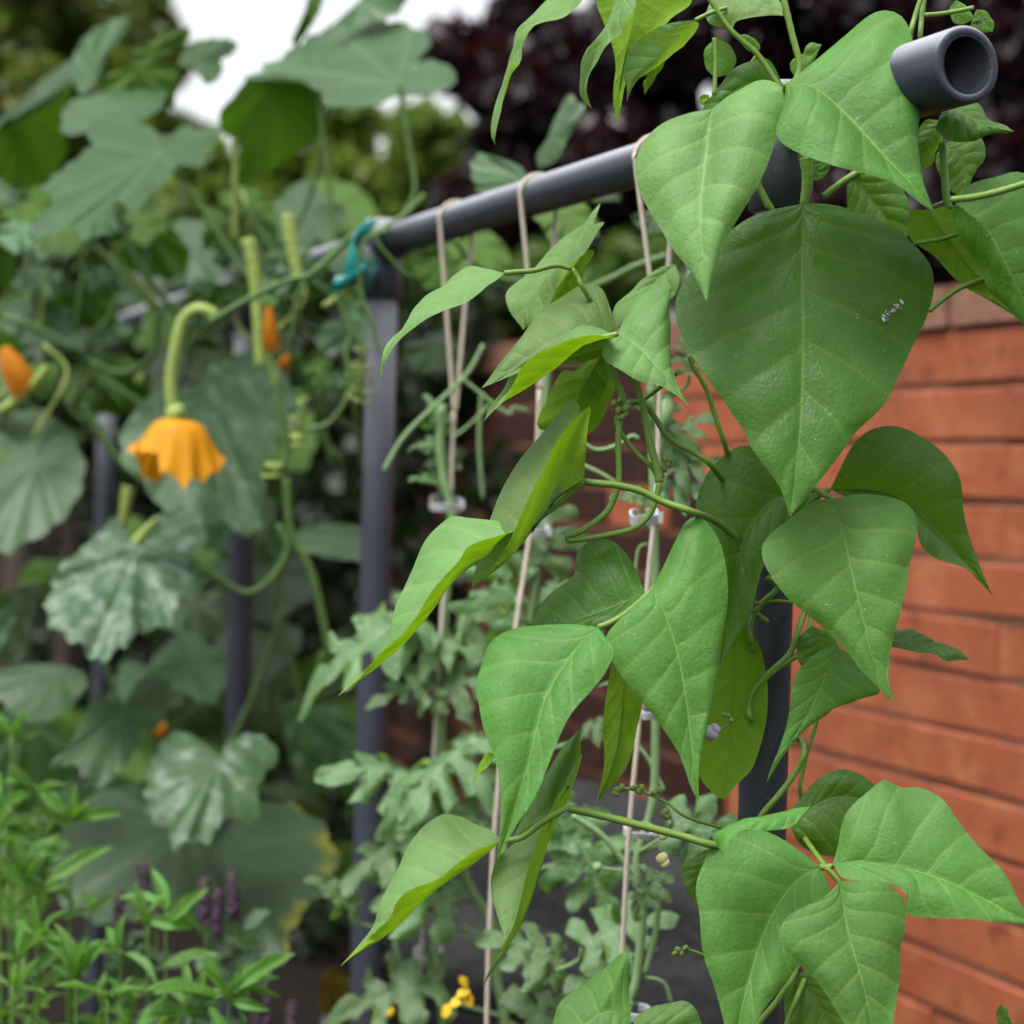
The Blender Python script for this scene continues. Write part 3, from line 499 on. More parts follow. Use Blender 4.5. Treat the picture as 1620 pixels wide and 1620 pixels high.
bs([(1130,60),(1132,100),(1130,150)], 1.205, 1.5, 'leaf_stalk'); bs([(1200,85),(1150,170,2),(1195,280,3),(1218,325,3),(1240,360,3)], 1.24, 1.8); bs([(1182,280),(1200,300),(1215,330)], 1.25, 1.5)
bs([(1460,-10),(1448,25),(1440,60),(1445,110,3)], 1.18, 1.6); bs([(1463,-10),(1458,30),(1456,66),(1462,100,4)], 1.19, 1.6); bs([(1458,24),(1485,22),(1512,18),(1540,12)], 1.19, 1.5)
bs([(1505,316),(1540,312),(1580,303),(1630,288)], 1.115, 2.2); bs([(1470,492),(1490,475),(1520,455),(1560,440)], 1.17, 1.7, 'leaf_stalk'); bs([(1445,385),(1490,378),(1530,365)], 1.165, 1.5, 'leaf_stalk')
bs([(1490,225),(1493,260),(1497,310),(1502,330)], 1.18, 2.4); bs([(1500,316),(1470,330),(1455,350,2),(1475,363),(1490,335)], 1.2, .9, 'tendril'); bs([(1302,312),(1330,290),(1358,272)], 1.3, 2.6)
bs([(1190,1023),(1185,1060,2),(1170,1000,1),(1165,985)], 1.26, 1.4, 'leaf_stalk')
# --- buds and flowers
_dr = np.random.default_rng(3); V = []; F = []
for i in range(26):                                          # white fleck on the big leaf
    a = _dr.random(); x, y = 1400+a*26+_dr.normal()*4, 502-a*26+_dr.normal()*4; c = P(x, y, 1.169+_dr.normal()*.0006); q = _dr.uniform(.0008, .0024); b = len(V); d = _dr.normal(size=3); d /= np.linalg.norm(d)
    V += [c+d*q*1.6, c-d*q*1.6, c+np.array([q*.5, 0, q*.4]), c-np.array([q*.5, 0, q*.4]), c+np.array([0, -q*.4, 0]), c+np.array([0, q*.4, 0])]; F += [(b, b+2, b+4), (b, b+4, b+3), (b+1, b+4, b+2), (b+1, b+3, b+4), (b, b+5, b+2), (b, b+3, b+5), (b+1, b+2, b+5), (b+1, b+5, b+3)]
tag(mesh('dropping', V, F, CLIP, bean), 'white dried fleck on the biggest leaf')
def blob(parent, x, y, Z, r, mat, name, sq=(1, 1, 1), ang=0, seed=0):
    rr = np.random.default_rng(seed+int(x)); V = []; k = 10; n = 8
    for i in range(n+1):
        a = math.pi*i/n
        for j in range(k):
            b = 2*math.pi*j/k; q = r*(1+.1*math.sin(2*b+i)); V.append((q*math.sin(a)*math.cos(b)*sq[0], q*math.sin(a)*math.sin(b)*sq[1], q*math.cos(a)*sq[2]))
    F = [(i*k+j, (i+1)*k+j, (i+1)*k+(j+1) % k, i*k+(j+1) % k) for i in range(n) for j in range(k)]
    V = np.array(V) @ np.array(Matrix.Rotation(math.radians(ang), 3, 'Y')).T+P(x, y, Z); return mesh(name, V, F, mat, parent)
for x, y, r in ((971,638,1.8), (980,633,1.6), (991,645,2.6), (978,650,1.9), (984,660,1.8), (990,655,1.5), (994,637,2.0)): blob(bean, x, y, 1.195, r/1000, BUDM, 'flower_bud', (1, 1, 1.4), x*7 % 60)
for x, y in ((1052,727), (1057,735), (1051,742), (1059,728), (1047,751)): blob(bean, x, y, 1.21, .0018, BUDM, 'flower_bud', (1, 1, 1.3), x)
bs([(1043,764),(1048,748),(1054,728)], 1.21, .9, 'flower_stalk')
bs([(970,1250),(1000,1248),(1030,1258),(1055,1270),(1085,1292),(1140,1310,3)], 1.2, 1.0, 'flower_stalk'); bs([(1050,1262),(1053,1290),(1052,1320)], 1.2, .6, 'flower_stalk')
for x, y in ((977,1250), (983,1246), (975,1256), (1003,1246), (1010,1252), (1015,1247), (1036,1253), (1042,1250), (1053,1283), (1055,1291), (1050,1286)): blob(bean, x, y, 1.198, .0020, BUDM, 'flower_bud', (1, .8, 1.3), x*11)
bs([(1075,1508),(1090,1503),(1115,1512),(1130,1525)], 1.2, .8, 'flower_stalk')
for x, y in ((1073,1502), (1078,1508), (1068,1508), (1084,1500)): blob(bean, x, y, 1.198, .0018, BUDM, 'flower_bud', (1, .8, 1.3), x*11)
for x, y, r, m in ((1124,1160,.0042, LILAC), (1131,1153,.0030, LILAC), (1049,1323,.0024, CREAM), (1048,1358,.0034, CREAM), (1052,1366,.0028, CREAM)): blob(bean, x, y, 1.195, r, m, 'flower', (1.3, .7, 1), x)
bs([(1135,1155),(1150,1148),(1158,1140),(1150,1130),(1143,1132)], 1.2, .6, 'flower_stalk')
for x, y in ((1138,1156), (1156,1140), (1145,1131), (1152,1132)): blob(bean, x, y, 1.198, .0015, BUDM, 'flower_bud')

# ------------------------------------------------------------------ strings and clips
STR = [(699, 718, [(712,800),(703,920),(692,1090),(688,1170),(676,1380),(667,1500),(663,1640),(655,2200)], 'pale cotton string looped over the beam, farthest of the three from the camera'),
       (829, 853, [(846,780),(830,900),(817,985),(800,1130),(788,1245),(778,1390),(770,1620),(758,2300)], 'pale cotton string looped over the middle of the beam'),
       (1014, 1045, [(1038,780),(1024,930),(1012,1130),(1000,1260),(992,1360),(984,1520),(975,1700),(955,2500)], 'pale cotton string hanging beside the bean vine, nearest the camera')]
for x, xj, tail, lab in STR:
    b = beam_at(x+24); Z = (b-CC)@CF; by = 810-FPX*((b-CC)@CU)/Z; J = P(xj, by+300*(1.89/Z)**.2, Z); rr = PR+.0016
    st = thing('support_string', lab, 'string', group='strings hung from the trellis beam'); yj = by+300*(1.89/Z)**.2
    ring = [b+rr*(-math.cos(a)*BN+math.sin(a)*np.array([0, 0, 1.])) for a in np.linspace(-.25, math.pi+.25, 15)]
    front = crom([J, J*.45+ring[0]*.55]+ring+[J*.45+ring[-1]*.55, J+np.array([.002, .001, 0])], 120)
    tube('loop', front, .0020, STRING, st, 6)
    tl = crom(pts3([(xj,yj,0)]+dd(tail, [0,-1.5,-2.5,-2.5,-2.5]), Z), 80); tl[:, 2] = np.maximum(tl[:, 2], .0); tube('tail', tl, .0020, STRING, st, 6)
def clip(x, y, Z, wpx, hpx, label, ang=0):
    r = wpx/FPX*Z/2; h = hpx/FPX*Z*.55; k = 28; V = []; t = .0016; c = P(x, y, Z); rt = np.array(Matrix.Rotation(math.radians(ang), 3, 'Y') @ Matrix.Rotation(math.radians(16), 3, 'X'))
    for rad, z in ((r, -h/2), (r, h/2), (r-t, h/2), (r-t, -h/2)):
        for j in range(k):
            a = 2*math.pi*j/k*.94+2; V.append(rt @ np.array([rad*math.cos(a), rad*math.sin(a), z+.001*math.sin(3*a)])+c)
    F = [(i*k+j, i*k+j+1, ((i+1) % 4)*k+j+1, ((i+1) % 4)*k+j) for i in range(4) for j in range(k-1)]
    cl = mesh('band', V, F, CLIP, smooth=False); e = thing('plant_clip', label, 'clip', group='white plant clips on the strings'); cl.parent = e
    a = c+np.array([r*.9, -.004, 0]); bx = []
    for dx in (0, .004):
        for dz in (-h*.55, h*.55):
            for dy in (-.0015, .0015): bx.append(a+np.array([dx, dy, dz]))
    mesh('latch', bx, [(0,1,3,2), (4,6,7,5), (0,4,5,1), (2,3,7,6), (0,2,6,4), (1,5,7,3)], CLIP, e, smooth=False)
for a in ((705,797,1.86,52,24,'white clip on the farthest string beside the second post'), (1019,818,1.45,46,30,'white ring clip behind the looping bean stem'),
          (692,1099,1.86,46,20,'white clip on the farthest string halfway down its post'), (850,840,1.7,34,24,'white clip half hidden behind the long folded bean leaf'),
          (1030,1128,1.45,34,22,'white clip tucked under the big bean leaflet tip'), (1010,1314,1.45,48,20,'white clip right behind the long straight bean leaf stalk',), (678,1510,1.86,46,20,'lowest white clip on the farthest string among melon leaves'),
          (1008,1602,1.45,42,24,'white clip at the foot of the nearest string')): clip(*a, ang=rng.uniform(-8, 8))

# ------------------------------------------------------------------ leaves that are placed many times
def unit_leaf(name, mat, wfun, fold=.25, droop=.25, ruf=.03, n=24, nu=6, seed=1, fwd=.10):
    """leaf of length 1 along +Y, upper side +Z; wfun(t) = half width"""
    r = np.random.default_rng(seed); t = np.linspace(0, 1, n); us = np.linspace(-1, 1, 2*nu+1); ph = r.random(6)*7; V = []
    wd = np.array([wfun(x) for x in t])
    for i, x in enumerate(t):
        for u in us:
            a = abs(u); y = x+fwd*a*math.sin(math.pi*x); z = fold*wd[i]*a-droop*x*x+ruf*(math.sin(9*x+3*u+ph[0])*a+.6*math.sin(17*x+ph[1]+u)*a)-.35*fold*wd[i]*a*a
            V.append((u*wd[i], y, z))
    m = len(us); F = [(i*m+j, i*m+j+1, (i+1)*m+j+1, (i+1)*m+j) for i in range(n-1) for j in range(m-1)]
    o = mesh(name, V, F, mat, uv=leaf_uv(n, nu)); me = o.data; bpy.data.objects.remove(o); return me
def frame(x, y, Z, ang, size_px, pitch=0., roll=0., up=.6):
    """matrix for a unit leaf: base at pixel, tip towards screen angle, pitch brings the tip to the camera"""
    a, p = math.radians(ang), math.radians(pitch); Y = Vector(CR)*math.cos(a)*math.cos(p)+Vector(CU)*math.sin(a)*math.cos(p)-Vector(CF)*math.sin(p)
    n0 = -Vector(CF)*(1-up)+Vector((0, 0, 1))*up; X = Y.cross(n0)
    if X.length < .05: X = Vector(CR)
    X.normalize(); Zv = X.cross(Y); M = Matrix((X, Y, Zv)).transposed() @ Matrix.Rotation(math.radians(roll), 3, 'Y')
    return Matrix.Translation(Vector(P(x, y, Z))) @ M.to_4x4() @ Matrix.Scale(size_px/FPX*Z, 4)
def put(me, parent, M, name='leaf'):
    o = bpy.data.objects.new(name, me); COL.objects.link(o); o.parent = parent; o.matrix_world = M; return o
HALF = [(.02,.04),(.10,.00),(.22,-.07),(.33,-.03),(.37,.06),(.30,.12),(.20,.13),(.11,.19),(.09,.25),(.17,.28),(.27,.25),(.38,.24),(.47,.31),(.50,.40),(.42,.44),(.36,.41),(.31,.47),(.22,.45),(.10,.41),(.07,.48),(.13,.53),(.22,.53),(.30,.58),(.32,.67),(.25,.70),(.19,.66),(.10,.63),(.06,.71),(.11,.77),(.13,.86),(.08,.93)]
def melon_leaf(seed, fold, droop):
    """deeply lobed leaf of length 1 along +Y"""
    r = np.random.default_rng(seed); nu = 6; us = np.linspace(0, 1, nu+1); cols = []; ph = r.random(8)*7; n = 84
    for sgn in (-1, 1):
        o = np.array([(0, 0)]+HALF+[(0, 1)])*np.array([sgn*r.uniform(.9, 1.1), 1]); o[1:-1] += r.normal(size=(len(HALF), 2))*.02
        E_ = crom(np.c_[o, np.zeros(len(o))], n); A = np.c_[np.zeros(n), np.clip(.02+.93*np.maximum.accumulate(E_[:, 1]*.75+.1*np.linspace(0, 1, n)), 0, 1), np.zeros(n)]; A[0] = 0; A[-1] = E_[-1]; cols.append((A, E_))
    V = []
    for i in range(n):
        for u, sd in [(x, 0) for x in us[:0:-1]]+[(0, 0)]+[(x, 1) for x in us[1:]]:
            A, E_ = cols[sd]; p = A[i]*(1-u)+E_[i]*u; x, y = p[0], p[1]; a = abs(x)
            V.append((x, y, fold*a*1.2-abs(fold)*1.6*a*a-droop*y*y-.9*max(0, a-.22)**2*4*droop+.05*math.sin(9*y+4*x+ph[0])*a*3+.034*math.sin(23*y+ph[1]+9*x)*u+.03*math.sin(31*x+ph[2])*u))
    m = 2*nu+1; F = [(i*m+j, i*m+j+1, (i+1)*m+j+1, (i+1)*m+j) for i in range(n-1) for j in range(m-1)]
    o = mesh('leaf', V, F, MELON, uv=leaf_uv(n, nu)); me = o.data; bpy.data.objects.remove(o); return me
MEL = [melon_leaf(i, (.5, .1, -.3, .3, -.1)[i], (.25, .5, .35, .7, .4)[i]) for i in range(5)]
LAN = [unit_leaf('leaf', PEPPER, lambda t, k=k: (.10+.018*k)*math.sin(math.pi*t**.8)**.9+.002, .8, .1+.16*k, .015, 16, 4, 20+k) for k in range(4)]
OVA = [unit_leaf('leaf', BASIL, lambda t: .3*math.sin(math.pi*t**.8)**.8+.002, .3, .2+.1*k, .03, 14, 4, 40+k) for k in range(2)]

# ------------------------------------------------------------------ melon vines on the strings
G = 'melon vines climbing the strings'
mv = [thing('melon_vine', 'melon vine with deeply lobed pale leaves climbing the farthest string', 'vine', group=G), thing('melon_vine', 'melon vine with lobed leaves on the middle string', 'vine', group=G),
      thing('melon_vine', 'hairy stemmed melon vine on the string nearest the bean vine', 'vine', group=G)]
ML = [ # vine, x, y, Z, angle, size px, pitch, roll
 (0,700,690,1.86,95,55,10,20),(0,690,705,1.86,150,40,20,0),(0,705,770,1.86,160,75,30,10),(0,710,745,1.86,110,60,0,-20),(0,665,980,1.84,180,150,15,0),(0,650,1000,1.84,0,120,30,0),(0,640,990,1.85,-20,110,35,10),
 (0,730,1000,1.85,60,150,10,-15),(0,740,990,1.86,100,170,0,20),(0,690,1080,1.83,170,110,35,0),(0,690,1095,1.83,20,95,30,0),(0,700,1075,1.84,120,90,10,0),
 (0,760,1160,1.80,215,170,35,20),(0,740,1150,1.82,190,140,25,-10),(0,770,1180,1.80,-60,120,30,0),(0,695,1240,1.82,165,150,15,0),(0,690,1255,1.82,200,140,30,-10),(0,690,1300,1.82,185,145,25,15),
 (0,680,1310,1.83,220,120,35,0),(0,760,1290,1.79,175,120,30,10),(0,780,1270,1.79,30,80,20,0),(0,575,1430,1.84,170,115,10,0),(0,560,1440,1.84,120,70,20,20),(0,640,1480,1.84,165,170,25,0),
 (0,650,1495,1.84,200,160,30,0),(0,600,1520,1.84,190,130,35,10),(0,690,1480,1.82,60,120,20,0),(0,720,1440,1.81,150,130,15,0),(0,740,1480,1.8,-30,110,40,0),(0,700,1560,1.82,170,140,30,0),
 (0,620,1580,1.83,185,120,35,0),(0,700,1600,1.82,60,110,20,0),(0,560,1560,1.85,160,90,10,10),(0,770,1560,1.8,120,130,10,10),
 (1,850,900,1.70,70,130,10,0),(1,860,930,1.70,20,110,20,-10),(1,850,960,1.70,140,120,15,10),(1,830,990,1.70,100,150,5,20),(1,870,880,1.72,45,90,0,0),(1,880,960,1.70,-20,80,30,0),
 (1,900,1340,1.68,100,110,10,0),(1,880,1300,1.68,40,100,20,0),(1,905,1310,1.68,-70,120,20,20),(1,930,1160,1.66,150,90,20,0),(1,925,1150,1.66,20,70,20,0),(1,890,1520,1.62,150,100,30,0),
 (1,900,1530,1.62,200,150,35,-10),(1,920,1500,1.60,25,170,15,10),(1,950,1480,1.6,45,140,10,-10),(1,930,1540,1.62,-30,110,40,0),(1,880,1570,1.63,215,130,30,10),(1,830,1600,1.65,170,120,20,0),
 (2,1040,700,1.5,40,90,10,0),(2,1045,745,1.5,25,80,15,10),(2,1045,770,1.5,10,70,20,0),(2,1030,800,1.5,165,60,20,0),(2,1090,590,1.5,100,70,0,0),(2,1040,670,1.5,80,80,0,20),
 (2,1050,1320,1.48,-60,150,25,0),(2,1060,1300,1.48,-20,110,15,15),(2,1040,1380,1.48,-110,90,20,0),(2,1100,1290,1.5,30,110,10,0),(2,1090,1300,1.5,-30,80,30,0),(2,990,1390,1.5,190,110,20,0),(2,1000,1090,1.5,140,50,20,0)]
MX = [([640,760,830,1100,1200,1300,1397,1463,1547,1640], [700,702,715,698,700,715,740,778,785,800]), ([560,760,900,1000,1130,1260,1400,1520,1640], [870,858,850,835,815,800,800,830,870]), ([580,850,1147,1267,1363,1430,1547,1640], [1030,1036,1037,1033,1007,1017,1007,990])]
for q, (v, x, y, Z, a, s, p, r) in enumerate(ML):
    if (q % 5 in (1, 3) and y > 850) or (v == 0 and x < 660 and y > 1460): continue
    Mx = frame(x, y, Z, a+rng.uniform(-12, 12), s*rng.uniform(.85, 1.4), p+rng.uniform(-8, 8), r+rng.uniform(-12, 12), .55); lf = put(MEL[int(rng.integers(5))], mv[v], Mx)
    st_ = stem(mv[v], [(x, y), (x+rng.uniform(-6, 6)+10*(1 if v < 1 else -1), y+22, .8), (float(np.interp(y+48, *MX[v])), y+48, 1.5)], Z, 1.6, MSTEM, 'leaf_stalk', n=10); under(st_, lf, Mx)
def ms(v, pts, Z, r, **k): return stem(mv[v], pts, Z, r, MSTEM, **k)
ms(0, [(700,640),(695,700),(702,760),(715,830),(705,950),(698,1100),(700,1200),(715,1300),(740,1397),(778,1463),(785,1547),(800,1640),(830,2100)], 1.85, 4.2, r2=5)
ms(0, [(740,960),(718,1040),(700,1110)], 1.84, 3.2); ms(0, [(655,1050),(670,1090),(685,1120)], 1.84, 2.6); ms(0, [(625,1490),(640,1560),(650,1640)], 1.84, 3); ms(0, [(705,1400),(692,1450),(690,1520),(700,1640)], 1.83, 3)
ms(0, [(607,745),(640,690),(690,640),(740,590),(765,545)], 1.84, 2.4, name='tendril'); ms(0, [(730,598),(770,630),(805,655),(812,645),(835,650)], 1.8, 1.6, name='tendril'); ms(0, [(720,690),(745,670),(775,640)], 1.84, 1.5, name='tendril')
ms(0, [(762,620),(758,700),(764,790)], 1.9, 2.2, name='tendril')
ms(1, [(870,560),(862,640),(858,760),(850,900),(835,1000),(815,1130),(800,1260),(800,1400),(830,1520),(870,1640),(900,2100)], 1.71, 3.4); ms(1, [(835,900),(815,960),(800,1000)], 1.7, 2.5)
ms(2, [(1030,580),(1032,700),(1036,850),(1036,1000),(1037,1147),(1033,1267),(1007,1363),(1017,1430),(1007,1547),(990,1640),(980,2100)], 1.5, 3.6)
ms(2, [(905,1290),(950,1320),(985,1360),(1007,1385)], 1.5, 2.6); ms(2, [(1042,1400),(1038,1470),(1020,1540)], 1.5, 2.6); ms(2, [(1000,1170),(1025,1200),(1040,1230),(1050,1250),(1045,1245)], 1.5, 1.8); ms(2, [(1020,1545),(1050,1555),(1062,1585)], 1.5, 1.6, name='tendril')
ms(2, [(920,700),(945,712),(975,705),(1000,690),(1010,695)], 1.5, 1.8, name='tendril'); ms(2, [(920,735),(960,755),(1010,790)], 1.52, 2, name='tendril'); ms(2, [(1012,960),(1005,920),(1010,870),(1025,860)], 1.5, 1.5, name='tendril'); ms(2, [(915,1330),(935,1370),(945,1372),(985,1378)], 1.5, 1.3, name='tendril')
blob(mv[2], 1050, 662, 1.49, .010, MSTEM, 'bud', (.7, .7, 1.5), 10); blob(mv[2], 945, 1372, 1.49, .004, MSTEM, 'bud')
fl = [(722,1575,30), (740,1562,120), (732,1580,200), (712,1588,240), (735,1570,300)]
PET = unit_leaf('petal', YEL, lambda t: .34*math.sin(math.pi*t**.7)**.7+.01, .2, .2, .04, 10, 3, 60)
for x, y, a in fl: put(PET, mv[0], frame(x, y, 1.66, a, 24, 20, 0), 'petal')
blob(mv[0], 615, 1602, 1.8, .006, YEL, 'bud')

# ------------------------------------------------------------------ squash vine over the far end of the trellis
sq = thing('squash_vine', 'squash vine with big jagged leaves covering the far end of the trellis', 'vine')
def sl(Z, out, c, **k): return poly_leaf(sq, Z, out, c, **k)
sl(2.25, [(635,123),(663,92),(683,64),(650,40),(600,32),(540,37),(505,50),(470,72),(425,100),(390,125),(440,120),(500,140),(513,160),(540,170),(590,167),(633,152),(683,150),(722,127),(703,100),(667,97)], (630,131), tilt=(-.02,-.16), cup=.03)
sl(2.35, [(393,123),(440,122),(505,142),(500,225),(478,236),(450,255),(420,272),(380,285),(376,232),(345,188)], (430,130), tilt=(0,.04), up=False)
sl(2.4, [(468,78),(462,62),(480,30),(490,-10),(512,-10),(505,20),(490,45)], (490,0), up=False)
sl(2.4, [(520,45),(560,10),(590,-20),(640,-10),(630,20),(590,35)], (570,0), tilt=(0,-.1))
sl(2.3, [(353,193),(343,227),(323,240),(320,263),(300,263),(283,260),(263,287),(240,307),(220,333),(207,335),(180,313),(167,337),(143,337),(110,357),(47,380),(60,343),(87,317),(67,297),(100,267),(140,233),(137,200),(177,187),(225,195),(262,215),(290,200),(325,205)], (252,243), tilt=(.05,-.18), cup=.02)
sl(2.5, [(-30,215),(30,190),(75,165),(117,133),(95,190),(108,240),(75,285),(35,330),(0,365),(-40,380)], (40,180), up=False, tilt=(0,.05))
sl(2.6, [(-30,300),(45,300),(30,390),(15,450),(-30,470)], (0,300), up=False)
sl(2.55, [(118,135),(113,110),(120,80),(140,52),(170,35),(205,25),(190,60),(165,95),(150,130),(130,150)], (140,120), tilt=(.05,-.12), mat=SQUASH)
sl(2.6, [(-20,210),(0,185),(40,150),(80,115),(115,95),(118,120),(80,150),(40,175)], (60,140), tilt=(.02,-.2))
sl(2.45, [(95,185),(110,160),(150,150),(200,135),(250,112),(280,110),(270,140),(250,175),(215,190),(170,195),(130,210),(105,215)], (190,165), tilt=(0,-.22))
sl(2.5, [(150,130),(220,95),(280,110),(270,170),(220,185),(170,165)], (220,110), up=False)
sl(2.5, [(282,100),(300,70),(340,60),(372,65),(370,85),(350,95),(352,115),(330,135),(310,115)], (310,95), tilt=(.05,-.1))
sl(2.5, [(205,85),(250,60),(290,45),(303,48),(290,70),(250,90),(215,100)], (240,80), up=False)
sl(2.4, [(335,575),(393,557),(443,573),(473,657),(433,707),(417,773),(407,847),(360,830),(300,817),(250,800),(220,753),(190,723),(200,667),(260,610),(300,625)], (330,620), tilt=(.02,-.06), cup=.03, mat=SQUASHM)
sl(2.15, [(213,857),(180,820),(160,840),(127,870),(90,900),(80,933),(73,970),(93,1000),(127,1023),(160,1047),(187,1027),(227,1000),(270,983),(283,947),(333,920),(305,890),(327,847),(300,807),(267,807),(233,830)], (218,868), tilt=(.03,-.10), cup=.05, mat=SQUASHP, ruf=.012)
sl(2.35, [(60,715),(60,665),(20,652),(-30,665),(-60,740),(-40,850),(0,875),(40,860),(90,830),(120,790),(135,740),(120,700),(90,690)], (58,730), tilt=(-.02,-.08), cup=.03)
sl(2.4, [(75,920),(60,960),(50,1020),(20,1050),(-30,1040),(-30,960),(20,930)], (60,925), tilt=(.1,-.05), mat=SQUASHP)
sl(2.2, [(140,1080),(125,1060),(70,1050),(0,1060),(-40,1090),(0,1110),(30,1135),(70,1140),(110,1120)], (90,1065), tilt=(0,-.12))
sl(2.1, [(187,1117),(200,1113),(217,1080),(245,1066),(270,1083),(260,1140),(230,1147),(213,1190),(187,1220),(163,1243),(133,1227),(113,1210),(80,1217),(97,1187),(123,1157),(140,1113),(160,1093)], (190,1122), tilt=(.03,-.10), cup=.04)
sl(2.05, [(347,1197),(327,1180),(293,1157),(267,1163),(247,1190),(233,1220),(230,1267),(240,1297),(267,1313),(273,1343),(300,1330),(327,1335),(343,1310),(363,1293),(400,1302),(410,1280),(407,1247),(420,1223),(441,1197),(423,1170),(393,1160),(363,1173)], (347,1205), tilt=(.02,-.08), cup=.05, mat=SQUASHM)
sl(2.15, [(335,1345),(380,1290),(433,1267),(500,1297),(535,1347),(517,1400),(467,1463),(450,1513),(400,1573),(360,1560),(330,1500),(310,1420)], (350,1345), tilt=(.02,-.10), cup=.05, mat=SQUASHY)
sl(2.2, [(300,1300),(260,1290),(180,1250),(120,1280),(90,1350),(100,1430),(180,1460),(260,1440),(330,1450),(345,1370)], (290,1310), tilt=(-.02,-.12), cup=.04, mat=SQUASH)
sl(2.3, [(590,840),(540,828),(490,832),(465,850),(490,875),(540,885),(592,885)], (590,860), tilt=(0,-.2))
sl(2.25, [(505,1545),(530,1530),(560,1560),(580,1600),(560,1640),(510,1640)], (520,1545), mat=plain('dying_leaf', (.16, .11, .01), .7, .2, .5, 30, .5, .003))
sl(2.7, [(185,345),(250,340),(300,400),(280,440),(210,430),(175,390)], (230,360), up=False); sl(2.8, [(240,370),(330,350),(400,400),(370,440),(270,450)], (300,380), tilt=(0,-.1))
sl(2.6, [(0,480),(60,470),(110,500),(90,560),(20,560)], (50,490), tilt=(0,-.1)); sl(2.6, [(120,580),(190,560),(240,600),(220,650),(150,650)], (180,580), up=False)
sl(2.5, [(-20,1120),(60,1130),(110,1180),(90,1260),(0,1280)], (40,1140)); sl(2.6, [(440,1120),(500,1100),(560,1150),(560,1220),(480,1250)], (480,1120), mat=SQUASHM); sl(2.5, [(120,1240),(200,1230),(240,1300),(200,1370),(120,1350)], (160,1250))
sl(2.35, [(535,1180),(580,1170),(600,1230),(590,1290),(550,1280)], (560,1190))
r5 = np.random.default_rng(55)
for i in range(70):                                          # the shaded inner leaves of the vine
    x, y = r5.uniform(-40, 560), r5.uniform(330, 1420); z = r5.uniform(2.65, 3.3); q = r5.uniform(45, 85)*2.6/z; ph_ = r5.random()*6
    if 440 < x and 600 < y < 1050: continue
    lf = sl(z, [(x+q*math.cos(a*.7+ph_)*(1+.22*(a % 2)), y+q*r5.uniform(.55, .9)*math.sin(a*.7+ph_)*(1+.22*(a % 2))) for a in range(9)], (x, y-q*.2), up=r5.random() < .6, tilt=(r5.uniform(-.05, .05), r5.uniform(-.2, .05)), cup=r5.uniform(.0, .06))
    under(stem(sq, [(x, y-q*.2), (x+r5.uniform(-30, 30), y+30, 2), (x+r5.uniform(-60, 60), y+110, 4)], z, 4, SSTEM, 'leaf_stalk', n=10), lf)
for i in range(64):                                          # smaller leaves and stems crowding the far rail
    x, y = r5.uniform(-20, 590), r5.uniform(300, 640)
    if x > 470 and y < 360: continue
    if 180 < x < 400 and y > 530: continue
    if i % 4 == 0: x = r5.uniform(180, 560); y = 470-.33*(x-380)+r5.normal()*12
    z = r5.uniform(2.25, 2.75) if i % 4 else Zt(x)-.12; q = r5.uniform(16, 46)*2.4/z; ph_ = r5.random()*6
    lf = sl(z, [(x+q*math.cos(a*.7+ph_)*(1+.25*(a % 2)), y+q*r5.uniform(.4, .9)*math.sin(a*.7+ph_)*(1+.25*(a % 2))) for a in range(9)], (x, y-q*.2), up=r5.random() < .55, tilt=(r5.uniform(-.08, .08), r5.uniform(-.25, .1)), cup=r5.uniform(.0, .05), mat=(SQUASH, SQUASHM, SQUASH)[i % 3])
    under(stem(sq, [(x, y-q*.2), (x+r5.uniform(-40, 40), y+40, r5.uniform(-3, 3)), (x+r5.uniform(-80, 80), y+r5.uniform(70, 160), r5.uniform(-4, 6))], z, r5.uniform(1.8, 3.8), (SSTEM, SSTEM, SSTEMP)[i % 3], 'leaf_stalk', n=12), lf)
# squash leaves behind the beam
sl(1.95, [(835,285),(800,303),(760,305),(748,285),(746,255),(760,243),(790,250),(825,265)], (838,285), tilt=(.03,-.1))
leaf(sq, 1.95, dd([(853,268),(868,235),(888,195),(915,162)], 0), dd([(882,250),(900,215),(925,172)], -1), dd([(850,245),(872,200),(900,152)], 1), SQUASH, name='leaf')
for c, s, z in (((700,430), 40, 2.3), ((900,350), 45, 1.9), ((760,400), 45, 2.2), ((950,300), 30, 2.1), ((690,560), 45, 2.4), ((1035,350), 30, 1.8)):
    sl(z, [(c[0]+s*math.cos(a*.7)*(1+.3*(a % 2)), c[1]+s*.6*math.sin(a*.7)*(1+.3*(a % 2))) for a in range(9)], (c[0], c[1]-s*.3), up=bool(int(c[0]) % 20), tilt=(0, -.1))
def ss(pts, Z, r, mat=SSTEM, name='stem', **k): return stem(sq, pts, Z, r*(.8 if mat is SSTEM else 1), mat, name, **k)
ss([(632,131),(642,200),(652,260),(656,305),(640,340)], 2.2, 4.2, name='leaf_stalk'); ss([(252,243),(300,300),(345,370),(387,433),(430,470)], 2.3, 4.5, name='leaf_stalk'); ss([(185,330),(210,400),(245,455),(285,505)], 2.3, 5.5, name='leaf_stalk')
ss([(350,270),(395,340),(433,395),(470,440)], 2.4, 4.5, name='leaf_stalk'); ss([(373,200),(372,280),(370,380)], 2.4, 4, SSTEMP, name='leaf_stalk'); ss([(505,140),(513,233),(525,330),(532,400)], 2.3, 4, name='leaf_stalk'); ss([(520,160),(500,280),(470,360),(440,420)], 2.4, 3.5, name='leaf_stalk')
